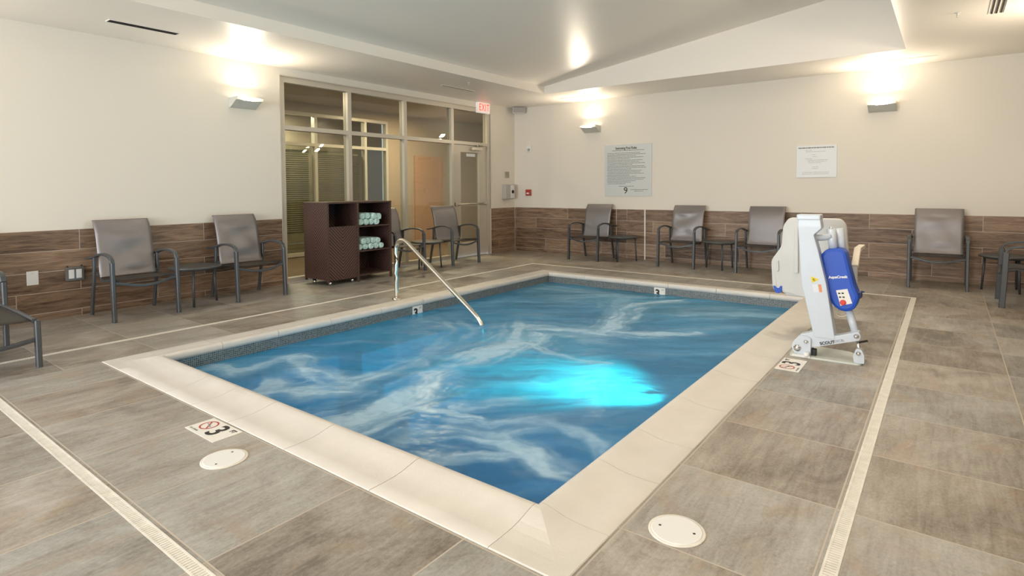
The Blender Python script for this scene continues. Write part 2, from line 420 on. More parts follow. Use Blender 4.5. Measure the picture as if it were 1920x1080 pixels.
# walls: a solid plaster wall with a tiled wainscot standing 8 mm proud
def wall_with_wainscot(name, boxes, quads):
    mb = MB()
    for b_ in boxes: mb.box(*b_)
    o = mb.build(name, M['wall']); tag(o, kind='structure')
    wq = uv_quads('wainscot', quads, M['plank'], o)
    return o
def wq_x(x, y0, y1, ox, d):     # wainscot on a wall of constant x, facing d
    z0, z1 = 0, WS; xx = x + .008*d
    f = [((xx, y0, z0), (xx, y1, z0), (xx, y1, z1), (xx, y0, z1))]
    out = [(f[0], [(y0-ox, z0-.066), (y1-ox, z0-.066), (y1-ox, z1-.066), (y0-ox, z1-.066)])]
    out.append((((x, y0, z1), (xx, y0, z1), (xx, y1, z1), (x, y1, z1)), [(.5, .1)]*4)); return out
def wq_y(y, x0, x1, ox, d):
    z0, z1 = 0, WS; yy = y + .008*d
    out = [(((x0, yy, z0), (x1, yy, z0), (x1, yy, z1), (x0, yy, z1)), [(x0-ox, z0-.066), (x1-ox, z0-.066), (x1-ox, z1-.066), (x0-ox, z1-.066)])]
    out.append((((x0, y, z1), (x0, yy, z1), (x1, yy, z1), (x1, y, z1)), [(.5, .1)]*4)); return out
wall_with_wainscot('wall_left', [(-.15, 0, YF, SY0, 0, H+.3), (-.15, 0, SY1, .15, 0, H+.3), (-.15, 0, SY0, SY1, ST, H+.3)],
                   wq_x(0, YF, SY0, -6.21, 1) + wq_x(0, SY1, 0, -6.21, 1))
wall_with_wainscot('wall_back', [(0, XR+.15, 0, .15, 0, H+.3)], wq_y(0, 0, XR, 1.276, -1))
wall_with_wainscot('wall_right', [(XR, XR+.15, YF, 0, 0, H+.3)], wq_x(XR, YF, 0, -6.0, -1))
# unseen front wall, set back to even the light; its window openings are assumed
wf = MB()
for a in ((0, .3), (4.9, 5.9), (7.9, XR)): wf.box(a[0], a[1], YF-.15, YF, 0, H+.3)
for a in ((.3, 4.9), (5.9, 7.9)): wf.box(a[0], a[1], YF-.15, YF, 0, .3); wf.box(a[0], a[1], YF-.15, YF, 2.6, H+.3)
tag(wf.build('wall_front', M['wall']), kind='structure')
for k, (a, b_) in enumerate(((.3, 4.9), (5.9, 7.9))):
    wd = MB(); n = 4 if k == 0 else 2
    for i in range(n+1):
        x = a + (b_-a)*i/n; wd.box(max(a, x-.025), min(b_, x+.025), YF-.12, YF-.05, .3, 2.6)
    wd.box(a, b_, YF-.12, YF-.05, .3, .36); wd.box(a, b_, YF-.12, YF-.05, 2.54, 2.6)
    tag(wd.build('window_%d' % (k+2), M['alu']), kind='structure')  # frames of the assumed windows, added for the light
# white movement joint up the back wainscot and the slim trim beside the storefront
tag(MB().box(2.846, 2.868, -.012, -.008, 0, WS).build('trim_2', M['white']), kind='structure')
tag(MB().box(2.303, 2.309, -.0095, -.008, 0, WS).build('trim_6', M['grate']), kind='structure')
tag(MB().box(.008, .012, SY1, SY1+.008, 0, WS).box(.008, .012, -.012, -.004, 0, WS).build('trim_3', M['grate']), kind='structure')

# ceiling: soffit ring, tray walls and a plane that climbs to the right
def zt(x): return 3.02 + .142*(x-TX0)
cb = MB()
for x0, x1, y0, y1 in ((0, TX0, YF, 0), (TX1, XR, YF, 0), (TX0, TX1, TY1, 0), (TX0, TX1, YF, TY0)):
    cb.face([(x0, y0, H), (x0, y1, H), (x1, y1, H), (x1, y0, H)])
cb.face([(TX0, TY0, H), (TX0, TY0, zt(TX0)), (TX0, TY1, zt(TX0)), (TX0, TY1, H)])
cb.face([(TX1, TY0, H), (TX1, TY1, H), (TX1, TY1, zt(TX1)), (TX1, TY0, zt(TX1))])
cb.face([(TX0, TY1, H), (TX0, TY1, zt(TX0)), (TX1, TY1, zt(TX1)), (TX1, TY1, H)])
cb.face([(TX0, TY0, H), (TX1, TY0, H), (TX1, TY0, zt(TX1)), (TX0, TY0, zt(TX0))])
cb.face([(TX0, TY0, zt(TX0)), (TX0, TY1, zt(TX0)), (TX1, TY1, zt(TX1)), (TX1, TY0, zt(TX1))])
tag(cb.build('ceiling', M['ceil']), kind='structure')
rf = MB().box(-.15, XR+.15, YF-.15, .15, 4.2, 4.3)
tag(rf.build('trim_4', M['ceil']), kind='structure')

# ------------------------------------------------------------------ storefront and door in the left wall
FX0, FX1 = -.115, -.005
sf = MB()
mull = [(-5.18, -5.115), (-4.095, -4.03), (-2.995, -2.93), (-1.87, -1.805), (-.865, -.79)]
for a, b_ in mull: sf.box(FX0, FX1, a, b_, 0, ST)
for (a, b_), (c_, d_) in zip(mull, mull[1:]):
    sf.box(FX0, FX1, b_, c_, ST-.075, ST); sf.box(FX0, FX1, b_, c_, 2.075, 2.135)
for i in range(3): sf.box(FX0, FX1, mull[i][1], mull[i+1][0], 0, .07)
sf = tag(sf.build('window_1', M['alu']), kind='structure')
tag(MB().box(-.005, .012, SY0-.012, SY0, 0, ST).box(-.005, .012, SY0-.012, SY1+.008, ST, ST+.014).box(-.005, .012, SY1, SY1+.006, WS, ST)
    .build('trim_5', M['alu']), kind='structure')
for i in range(4):
    y0, y1 = mull[i][1], mull[i+1][0]
    MB().box(-.068, -.060, y0, y1, 2.135, ST-.075).build('pane', M['glass'], sf)
    if i < 3: MB().box(-.068, -.060, y0, y1, .07, 2.075).build('pane', M['glass'], sf)
dr = tag(MB().box(-.085, -.035, -1.80, -1.60, .008, 2.07).box(-.085, -.035, -1.09, -.87, .008, 2.07)
         .box(-.085, -.035, -1.60, -1.09, .008, .27).box(-.085, -.035, -1.60, -1.09, 1.94, 2.07).build('door_1', M['alu']), kind='structure')
MB().box(-.064, -.056, -1.60, -1.09, .27, 1.94).build('pane', M['glass'], dr)
pb = MB().tube([(.0, -1.76, .985), (.0, -.93, .985)], .016, 10); pb.box(-.035, .018, -1.79, -1.735, .955, 1.015, .006); pb.box(-.035, .018, -.95, -.90, .96, 1.01, .006)
pb.build('push_bar', M['steel'], dr)
dc = MB().box(-.035, .03, -1.33, -1.05, 1.985, 2.04, .008); dc.tube([(.0, -1.2, 2.05), (.05, -1.18, 2.085), (.0, -1.02, 2.075)], .009, 8)
dc.build('door_closer', M['steel'], dr)
MB().box(-.056, -.054, -1.42, -1.17, 1.865, 1.92).build('door_sticker', M['paper'], dr)

# corridor beyond the glass
CX = -2.6
cr = MB()
cr.box(CX-.1, CX, -1.15, 2.5, 0, 2.9); cr.box(CX, -.15, 2.3, 2.4, 0, 2.9)
cr.box(CX-.1, CX, -9, -1.15, 2.72, 2.9); cr.box(CX, -.15, -9.1, -9, 0, 2.9)
tag(cr.build('wall_corridor', M['hall']), kind='structure')
tag(MB().box(CX-1.6, -.15, -9, 2.4, -.06, -.005).build('floor_corridor', M['hallfloor']), kind='structure')
tag(MB().box(CX-1.6, -.15, -9, 2.4, 2.9, 2.95).build('ceiling_corridor', M['hall']), kind='structure')
tag(MB().box(CX-1.6, CX-1.5, -9, 0, 0, 2.9).build('wall_room_beyond', M['hall']), kind='structure')
fw_ = MB(); ms = [-5.25, -4.08, -2.90, -1.72, -1.15]
for y in ms: fw_.box(CX-.08, CX+.03, y-.03, y+.03, 0, 2.72)
for y0, y1 in zip(ms, ms[1:]):
    for z in (.05, 2.12, 2.69): fw_.box(CX-.08, CX+.03, y0+.03, y1-.03, z-.03, z+.03)
win4 = tag(fw_.build('window_4', M['alu']), kind='structure')
for y0, y1 in zip(ms, ms[1:]):
    MB().box(CX-.03, CX-.022, y0+.03, y1-.03, .08, 2.09).build('pane', M['glass'], win4)
slat = mat('blind_slat', (.40, .39, .30), .6)
for (y0, y1), which in zip(zip(ms[:3], ms[1:4]), ('left', 'middle', 'right')):
    bl = MB()
    bl.box(CX-.16, CX-.12, y0+.06, y1-.06, 1.96, 2.02)
    z = 1.94
    while z > .45:
        bl.face([(CX-.165, y0+.06, z-.016), (CX-.165, y1-.06, z-.016), (CX-.120, y1-.06, z+.010), (CX-.120, y0+.06, z+.010)])
        z -= .040
    for yy in (y0+.3, y1-.3): bl.box(CX-.146, CX-.144, yy, yy+.003, .43, 1.98)
    bl.box(CX-.16, CX-.13, y0+.06, y1-.06, .42, .44)
    tag(bl.build('window_blind', slat), 'beige venetian blind behind the corridor glass, ' + which + ' one of three', 'blind', 'venetian blinds beyond the corridor')
MB().box(CX, CX+.03, -.35, .55, 0, 2.02).build('door_2', mat('corridor_door', (.46, .27, .15), .5)); tag(bpy.data.objects['door_2'], kind='structure')
area('assumed_corridor_light', (-1.3, -4.6, 2.86), (0, 0, -1), .3, .3, 70, (1, .85, .65))  # assumed lamps without fixtures, added to brighten the space behind the glass
area('assumed_corridor_light', (-1.3, -1.2, 2.86), (0, 0, -1), .3, .3, 90, (1, .80, .58))
area('assumed_corridor_light', (-3.4, -3.2, 2.86), (0, 0, -1), .3, .3, 70, (.9, .9, .75))

# ------------------------------------------------------------------ wall sconces (each carries its own lamp)
def sconce(x, y, z, rz, label):
    """local: wall at x=0, body reaches +x, width along y"""
    t = empty('wall_sconce', (x, y, z), rz, label, 'lamp', 'wedge uplights on the walls')
    w_ = .165
    prof = [(0, 0), (.035, .002), (.07, .02), (.11, .045), (.16, .075), (.215, .095), (.215, .108), (.205, .112), (.03, .09), (.0, .09)]
    b_ = MB()
    out = [(0, 0), (.035, .002), (.07, .018), (.11, .042), (.16, .072), (.21, .095), (.215, .118), (.205, .120)]
    inn = [(.200, .104), (.155, .085), (.105, .056), (.066, .032), (.033, .016), (0, .014)]
    b_.prism(out + inn, 1, -w_+.004, w_-.004)
    side = out + [(0, .120)]
    b_.prism(side, 1, -w_, -w_+.004); b_.prism(side, 1, w_-.004, w_)
    b_.build('body', M['sconce'], t)
    MB().box(.02, .16, -w_+.02, w_-.02, .088, .092).build('diffuser', M['lamp'], t)
    d = bpy.data.lights.new('sconce_lamp', 'AREA'); d.shape = 'RECTANGLE'; d.size = .13; d.size_y = .28; d.energy = 16; d.color = (1, .85, .66)
    o = bpy.data.objects.new('sconce_lamp', d); C.objects.link(o); o.parent = t; o.location = (.16, 0, .10); o.rotation_euler = Vector((1.0, 0, 1)).to_track_quat('-Z', 'Y').to_euler()
    return t
sconce(0, -5.70, 2.29, 0, 'grey wedge uplight on the left wall beside the dark storefront')
sconce(1.82, 0, 2.29, -math.pi/2, 'wedge uplight above the large pool rules sign')
sconce(6.35, 0, 2.29, -math.pi/2, 'wedge uplight on the back wall right of the small notice')
for x, y, rz, l in ((0, -9.3, 0, 'assumed wedge uplight, unseen on the left wall near the front'), (XR, -2.5, math.pi, 'assumed wedge uplight on the right wall, just out of view'), (XR, -7.2, math.pi, 'assumed wedge uplight, unseen on the right wall near the front')):
    sconce(x, y, 2.29, rz, l)  # unseen uplights, assumed from those in view and a glow on the soffit
# glowing panels added in the tray as fill light, unseen above the frame
def panel(x, y, pw, which):
    z = zt(x) - .05
    o = MB().box(x-.3, x+.3, y-.3, y+.3, z, z+.03, .004).build('fill_panel', M['white'])
    tag(o, 'square fill light added out of view in the raised ceiling, ' + which, 'lamp', 'added fill lights in the raised ceiling')
    MB().box(x-.27, x+.27, y-.27, y+.27, z-.004, z).build('diffuser', mat('fill_panel_glow', (.9, .9, .9), .5, emis=(1, .9, .78), estr=3), o)
    area('fill_light', (x, y, z-.01), (0, 0, -1), .54, .54, pw, (1, .85, .66))
panel(5.7, -7.6, 10, 'nearest the front'); panel(5.6, -5.6, 22, 'above the pool middle'); panel(5.9, -3.9, 27, 'nearest the back wall')

# ------------------------------------------------------------------ ceiling grilles and sprinklers
def grille(x0, x1, y0, y1, axis, n, label, open_=True):
    o = empty('air_grille', ((x0+x1)/2, (y0+y1)/2, H), 0, label, 'vent', 'linear air grilles in the soffit')
    cx, cy = (x0+x1)/2, (y0+y1)/2; hx, hy = (x1-x0)/2, (y1-y0)/2
    fr = MB(); e = .008
    fr.box(-hx, hx, -hy, -hy+e, -.006, 0).box(-hx, hx, hy-e, hy, -.006, 0).box(-hx, -hx+e, -hy+e, hy-e, -.006, 0).box(hx-e, hx, -hy+e, hy-e, -.006, 0)
    fr.build('frame', M['ceil'], o)
    sl = MB()
    for k in range(n):
        if axis == 'y':
            c_ = -hx+e + (2*hx-2*e)*(k+.5)/n; sl.box(c_-.0065, c_+.0065, -hy+e, hy-e, -.0075, -.001)
        else:
            c_ = -hy+e + (2*hy-2*e)*(k+.5)/n; sl.box(-hx+e, hx-e, c_-.006, c_+.006, -.0075, -.001)
    sl.build('slot', M['inside'] if open_ else M['sconce'], o)
    return o
grille(.64, .75, -7.36, -6.73, 'y', 3, 'slotted air grille in the soffit above the left wall chairs')
grille(.72, .77, -2.88, -2.12, 'y', 1, 'slim air grille in the soffit before the exit door')
grille(1.45, 2.06, -.56, -.52, 'x', 1, 'thin slot grille in the soffit over the pool rules sign', False)
grille(6.35, 6.96, -.53, -.49, 'x', 1, 'thin slot grille in the soffit at the right of the back wall', False)
grille(7.36, 7.48, -2.9, -2.33, 'y', 3, 'triple slot air grille in the right soffit at the top edge')
for x, y, l in ((7.13, -2.56, 'white sprinkler head on the right soffit'), (1.21, -2.78, 'white sprinkler head on the soffit near the exit sign')):
    t = tag(MB().lathe([(.022, H), (.022, H-.004), (.008, H-.007), (.008, H-.022), (.003, H-.026)], x, y, 16)
            .tube([(x-.009, y, H-.02), (x-.010, y, H-.033), (x, y, H-.04), (x+.010, y, H-.033), (x+.009, y, H-.02)], .002, 6)
            .lathe([(.002, H-.038), (.011, H-.040), (.011, H-.042), (.002, H-.043)], x, y, 12).build('sprinkler', M['sconce']), l, 'sprinkler')

# ------------------------------------------------------------------ devices on the walls
ex = empty('exit_sign', (.02, -1.035, 2.79), 0, 'lit white EXIT sign with red letters above the glass door', 'sign')
MB().box(-.018, .045, -.175, .175, -.10, .095, .006).build('housing', M['exitw'], ex)
text_mesh('EXIT', .19, M['exitred'], ex, 'letters', frame_mtx((.046, 0, 0), (0, 1, 0), (0, 0, 1)), bold=.001, sx=.68, space=1.15)
sp = empty('loudspeaker', (.215, -.13, 2.892), R(38), 'grey box loudspeaker under the ceiling in the far corner', 'speaker')
MB().box(-.125, .125, -.065, .065, -.125, -.01, .012).build('cabinet', M['white'], sp)
MB().box(-.117, .117, -.072, -.065, -.119, -.016, .002).build('grille', M['speaker'], sp)
MB().tube([(0, 0, -.012), (0, .0, .0)], .02, 8).build('bracket', M['white'], sp)
st = empty('alarm_strobe', (.38, -.008, 2.055), 0, 'small white alarm strobe on the back wall near the corner', 'alarm')
MB().box(-.055, .055, -.02, .006, -.065, .065, .004).build('base', M['white'], st)
MB().lathe([(.026, -.02), (.024, -.045), (.012, -.055)], 0, -.018, 14, 1).build('lens', M['greybox'], st)
pl = empty('fire_alarm_pull', (.36, -.008, 1.18), 0, 'small red fire alarm box on the back wall near the corner', 'alarm')
MB().box(-.06, .06, -.035, .006, -.062, .062, .006).build('housing', M['red'], pl)
MB().box(-.03, .03, -.045, -.035, -.03, .0, .003).build('handle', M['white'], pl)
th = empty('wall_plate', (.0, -.27, 1.54), 0, 'small beige square plate on the short wall above the timer box', 'plate')
MB().box(0, .012, -.075, .075, -.065, .065, .004).build('cover', M['greybox'], th)
MB().box(.012, .014, -.06, .06, -.05, .05).build('inset', mat('plate_inset', (.36, .32, .24), .5), th)
bx = empty('timer_box', (0, -.27, 1.20), 0, 'grey spa timer box with black dial on the short wall by the door', 'control box')
MB().box(0, .10, -.15, .12, -.145, .145, .006).build('housing', M['greybox'], bx)
MB().box(.10, .112, .0, .10, -.13, .13, .003).build('cover', M['paper'], bx)
MB().lathe([(.034, .112), (.032, .128), (.012, .132)], .05, .0, 16, 0).build('dial', M['black'], bx)
ou = empty('blank_plate', (.008, -7.835, .425), 0, 'white blank cover plate on the left wood-look wainscot', 'plate')
MB().box(0, .006, -.046, .046, -.068, .068, .002).build('cover', M['white'], ou)
MB().lathe([(.004, .006), (.003, .0075)], 0, .045, 8, 0).build('screw', M['greybox'], ou)
og = empty('power_outlet', (.008, -7.50, .43), 0, 'twin white outlet in grey weather box behind the left chairs', 'outlet')
MB().box(0, .035, -.078, .078, -.07, .07, .008).build('box', mat('grey_weather_box', (.17, .17, .17), .4, metal=.4), og)
for y0 in (-.055, .008): MB().box(.035, .040, y0, y0+.047, -.045, .045, .003).build('socket', M['white'], og)
for y0 in (-.06, .06): MB().tube([(.02, y0, .068), (.02, y0, .085)], .007, 8).build('hinge', M['black'], og)

# pool rules sign and notice
def wordline(mb, x0, x1, z, h, y, rnd, gap=.006):
    x = x0
    while x < x1-.01:
        L_ = min(rnd.uniform(.012, .05), x1-x)
        mb.box(x, x+L_, y-.0006, y, z-h/2, z+h/2); x += L_+gap
rs = empty('pool_rules_sign', (2.525, -.008, 1.577), 0, 'large pale pool rules sign with black text and a big 9 at its foot', 'sign')
MB().box(-.455, .455, -.006, .006, -.462, .462, .002).build('panel', M['sign'], rs)
FM = lambda x, z, y=-.0066: frame_mtx((x, y, z), (1, 0, 0), (0, 0, 1))
text_mesh('Swimming Pool Rules', .060, M['blackprint'], rs, 'heading', FM(-.03, .395), bold=.0015, sx=.8)
rnd = random.Random(3); bl = MB(); z = .355
wordline(bl, -.30, .32, z, .012, -.006, rnd)
lens_ = [.80, .93, .70, .90, .55, .86, .78, .93, .62, .90, .95, .60, .84, .80, .90, .55, .72, .93, .88, .70, .60, .45]
z = .31
for k, f in enumerate(lens_):
    wordline(bl, -.40, -.40+.80*f, z, .010, -.006, rnd); z -= .0262
bl.build('small_print', M['greyprint'], rs)
for x0, x1, z in ((-.17, .12, -.285), (.06, .39, -.345), (.13, .30, -.372)):
    bl = MB(); wordline(bl, x0, x1, z, .010, -.006, rnd); bl.build('small_print', M['greyprint'], rs)
text_mesh('9', .165, M['blackprint'], rs, 'number', FM(-.035, -.365), bold=.001)
nt_ = empty('wall_notice', (5.54, -.008, 1.636), 0, 'small white landscape notice on the back wall above the pool lift', 'sign')
MB().box(-.266, .266, -.006, .006, -.235, .235, .002).build('panel', M['paper'], nt_)
bl = MB(); wordline(bl, -.24, .235, .20, .016, -.006, rnd, .005)
bl.build('heading', M['greyprint'], nt_)
faint = mat('faint_print', (.5, .51, .52), .7)
for x0, x1, z in ((-.15, -.05, .165), (-.14, .12, .145), (-.06, .0, .10), (-.05, .02, .07), (-.15, -.06, .04), (-.12, .15, .02), (-.11, .13, .0), (-.10, .06, -.02), (-.05, .03, -.08), (-.06, .02, -.105), (-.18, .17, -.16), (-.19, .18, -.185)):
    bl = MB(); wordline(bl, x0, x1, z, .007, -.006, rnd); bl.build('small_print', faint, nt_)

# ------------------------------------------------------------------ drain grates (four channels round the pool)
def drain(x0, x1, y0, y1, label, dense):
    o = tag(MB().box(x0, x1, y0, y1, -.03, -.0015).build('drain_grate', M['slot']), label, 'drain', 'white slotted drain channels around the pool')
    f = MB(); e = .008
    if x1-x0 > y1-y0:
        f.box(x0, x1, y0, y0+e, -.02, .0015).box(x0, x1, y1-e, y1, -.02, .0015); f.build('rim', M['grate'], o)
        b_ = MB(); x = x0
        while x < x1-.01: b_.box(x, x+.0115, y0+e, y1-e, -.01, .001); x += .015
        b_.build('bars', M['grate'], o)
    else:
        f.box(x0, x0+e, y0, y1, -.02, .0015).box(x1-e, x1, y0, y1, -.02, .0015); f.build('rim', M['grate'], o)
        b_ = MB(); y = y0
        while y < y1-.01: b_.box(x0+e, x1-e, y, y+.0115, -.01, .001); y += .015
        b_.build('bars', M['grate'], o)
    return o
drain(GX0-g, GX0+g, GY0+g, GY1-g, 'thin white drain channel running in front of the left wall chairs', 0)
drain(GX1-g, GX1+g, GY0+g, GY1-g, 'white drain channel right of the pool lift', 1)
drain(GX0-g, GX1+g, GY0-g, GY0+g, 'white slotted drain channel across the near left floor', 1)
drain(GX0-g, GX1+g, GY1-g, GY1+g, 'white drain channel between the pool and the back wall chairs', 0)

# ------------------------------------------------------------------ pool
pool = empty('swimming_pool', (4.12, -5.02, 0), 0, 'rectangular spa pool with cream stone coping and dark mosaic waterline', 'pool')
OFF = Vector((4.12, -5.02, 0))
def addp(o):
    o.parent = pool; o.location = -OFF; return o
# profile across the coping: t = 0 outer edge .. 1 inner edge
PROF = [(0, -.03), (0, .002), (.012, .005), (.25, .004), (.45, .006), (.60, .012), (.75, .023), (.87, .031), (.94, .031), (.985, .024), (1.0, .012), (1.0, -.008), (.985, -.022), (.95, -.030)]
CW = .312
def stone(a, b_, side, miter0=False, miter1=False):
    """a..b along the side; strips are swept along it, mitred at corners"""
    mb = MB(); n = len(PROF); gap = .0035
    def P(s, t, z):
        d = t*CW
        if side == 'near': return (s, PY0 + d, z)
        if side == 'far': return (s, PY1 - d, z)
        if side == 'left': return (PX0 + d, s, z)
        return (PX1 - d, s, z)
    seg = 2; rings = []
    for i in range(seg):
        rg = []
        for t, z in PROF:
            s0, s1 = a + gap/2, b_ - gap/2
            if miter0: s0 = a + t*CW
            if miter1: s1 = b_ - t*CW
            rg.append(mb.bm.verts.new(P(s0 if i == 0 else s1, t, z)))
        rings.append(rg)
    for k in range(n-1):
        f = mb.bm.faces.new([rings[0][k], rings[0][k+1], rings[1][k+1], rings[1][k]]); f.smooth = True
    mb.bm.faces.new([mb.bm.verts.new(q.co) for q in (rings[0][n-1], rings[0][0], rings[1][0], rings[1][n-1])])
    for rg in rings: mb.bm.faces.new([mb.bm.verts.new(v.co) for v in rg])
    bmesh.ops.recalc_face_normals(mb.bm, faces=mb.bm.faces[:])
    return addp(mb.build('coping_stone', M['coping']))
def corner(cx, cy):
    mb = MB(); sx = 1 if cx == PX0 else -1; sy = 1 if cy == PY0 else -1
    n = len(PROF)
    # the square corner stone is two mitred halves in one mesh
    A = [mb.bm.verts.new((cx + sx*CW, cy + sy*t*CW, z)) for t, z in PROF]
    D = [mb.bm.verts.new((cx + sx*t*CW, cy + sy*t*CW, z)) for t, z in PROF]
    B = [mb.bm.verts.new((cx + sx*t*CW, cy + sy*CW, z)) for t, z in PROF]
    for k in range(n-1):
        for X, Y_ in ((A, D), (D, B)):
            try: mb.bm.faces.new([X[k], X[k+1], Y_[k+1], Y_[k]])
            except ValueError: pass
    bmesh.ops.remove_doubles(mb.bm, verts=mb.bm.verts[:], dist=1e-5)
    bmesh.ops.recalc_face_normals(mb.bm, faces=mb.bm.faces[:])
    return addp(mb.build('coping_stone', M['coping']))
for cx in (PX0, PX1):
    for cy in (PY0, PY1): corner(cx, cy)
def cuts(a, b_, js): return [a] + [j for j in js if a+.15 < j < b_-.15] + [b_]
nx = cuts(PX0+CW, PX1-CW, [3.18, 3.79-.24, 3.98, 4.53, 5.17]); fx = cuts(PX0+CW, PX1-CW, [3.03, 3.64, 4.25, 4.86, 5.47])
ly = cuts(PY0+CW, PY1-CW, [-7.19, -6.70, -6.16, -5.55, -4.94, -4.33, -3.72, -3.11]); ry = cuts(PY0+CW, PY1-CW, [-7.16, -6.75, -6.18, -5.56, -4.95, -4.34, -3.73, -3.12])
for js, sd in ((nx, 'near'), (fx, 'far'), (ly, 'left'), (ry, 'right')):
    for a, b_ in zip(js, js[1:]): stone(a, b_, sd)
# mortar bed (shows as joints), mosaic band, basin, steps
mb = MB()
mb.box(PX0+.004, PX1-.004, PY0+.004, PY0+CW-.03, -.06, -.001).box(PX0+.004, PX1-.004, PY1-CW+.03, PY1-.004, -.06, -.001)
mb.box(PX0+.004, PX0+CW-.03, PY0+CW-.03, PY1-CW+.03, -.06, -.001).box(PX1-CW+.03, PX1-.004, PY0+CW-.03, PY1-CW+.03, -.06, -.001)
addp(mb.build('mortar_bed', M['copj']))
A0, A1, B0, B1 = PX0+CW-.014, PX1-CW+.014, PY0+CW-.014, PY1-CW+.014
ZB = -.98; e = .03
mb = MB()
mb.box(A0-e, A0, B0-e, B1+e, -.34, -.028).box(A1, A1+e, B0-e, B1+e, -.34, -.028).box(A0, A1, B0-e, B0, -.34, -.028).box(A0, A1, B1, B1+e, -.34, -.028)
addp(mb.build('waterline_tile', M['mosaic']))
mb = MB()
mb.box(A0-e, A0, B0-e, B1+e, ZB, -.34).box(A1, A1+e, B0-e, B1+e, ZB, -.34).box(A0, A1, B0-e, B0, ZB, -.34).box(A0, A1, B1, B1+e, ZB, -.34)
mb.box(A0, A1, B0, B1, ZB-.05, ZB)
addp(mb.build('basin', M['basin']))
for k, (d, z) in enumerate(((.95, -.72), (.63, -.50), (.32, -.28))):   # entry steps under the handrail
    s_ = addp(MB().box(A0, A0+d, -6.05, -4.20, ZB if k == 0 else z-.22, z).build('step', M['basin']))
    t_ = MB().box(A0+d-.05, A0+d+.002, -6.05, -4.20, z, z+.006).box(A0, A0+d-.05, -6.052, -6.00, z, z+.006).box(A0, A0+d-.05, -4.25, -4.198, z, z+.006)
    o = t_.build('step_edge', M['darktile']); o.parent = s_
bn = addp(MB().box(A1-.42, A1, B0, B1, ZB, -.52).build('bench', M['basin']))
o = MB().box(A1-.42, A1-.37, B0, B1, -.52, -.514).build('bench_edge', M['darktile']); o.parent = bn
pn = addp(MB().lathe([(.09, A1-.02), (.085, A1-.035), (.03, A1-.045)], -5.95, -.36, 20, 0).build('underwater_lamp', M['lens']))
for v in pn.data.vertices: pass

# --- water: a dense surface with waves and an attribute telling where bubbles whiten it
def vnoise(x, y, seed):
    rs_ = np.random.RandomState(seed); T = rs_.rand(256, 256)
    xi = np.floor(x).astype(int); yi = np.floor(y).astype(int); fx_ = x-xi; fy_ = y-yi
    fx_ = fx_*fx_*(3-2*fx_); fy_ = fy_*fy_*(3-2*fy_)
    a = T[xi % 256, yi % 256]; b = T[(xi+1) % 256, yi % 256]; c = T[xi % 256, (yi+1) % 256]; d = T[(xi+1) % 256, (yi+1) % 256]
    return (a*(1-fx_)+b*fx_)*(1-fy_) + (c*(1-fx_)+d*fx_)*fy_
def fbm(x, y, seed, o=5):
    s = 0; a = .5
    for k in range(o): s = s + a*vnoise(x*2**k, y*2**k, seed+k); a *= .5
    return s
ZW = -.115
NX, NY = 300, 460
xs = np.linspace(A0, A1, NX); ys = np.linspace(B0, B1, NY)
X, Y = np.meshgrid(xs, ys, indexing='ij')
wx = X + .30*(fbm(X*1.7, Y*1.7, 3)-.5) + .10*(fbm(X*7, Y*7, 9)-.5)
wy = Y + .30*(fbm(X*1.7+9, Y*1.7+4, 5)-.5) + .10*(fbm(X*7+3, Y*7+8, 11)-.5)
def polyline(pts, width, amp, seed=0):
    best = np.full(X.shape, 99.); al = np.zeros_like(X); ac = np.zeros_like(X); L0 = 0
    for i in range(len(pts)-1):
        (ax, ay), (bx, by) = pts[i], pts[i+1]
        w0, w1 = width[i], width[i+1]
        dx, dy = bx-ax, by-ay; ln = math.hypot(dx, dy); t = np.clip(((wx-ax)*dx+(wy-ay)*dy)/(ln*ln), 0, 1)
        d = np.hypot(wx-(ax+t*dx), wy-(ay+t*dy))/(w0+(w1-w0)*t)
        sg = ((wx-ax)*dy-(wy-ay)*dx)/ln
        m_ = d < best; best = np.where(m_, d, best); al = np.where(m_, L0+t*ln, al); ac = np.where(m_, sg, ac); L0 += ln
    fib = fbm(al*2.2+seed*3.1+20, ac*17+seed*5.7+40, 61+seed, 5)
    core = np.exp(-best**2*1.1); edge = np.exp(-(best/1.9)**2)
    return amp*np.clip(core*(.30+1.35*np.clip((fib-.25)*1.9, 0, 1)) + .55*edge*np.clip((fib-.48)*4, 0, 1), 0, 1.15)
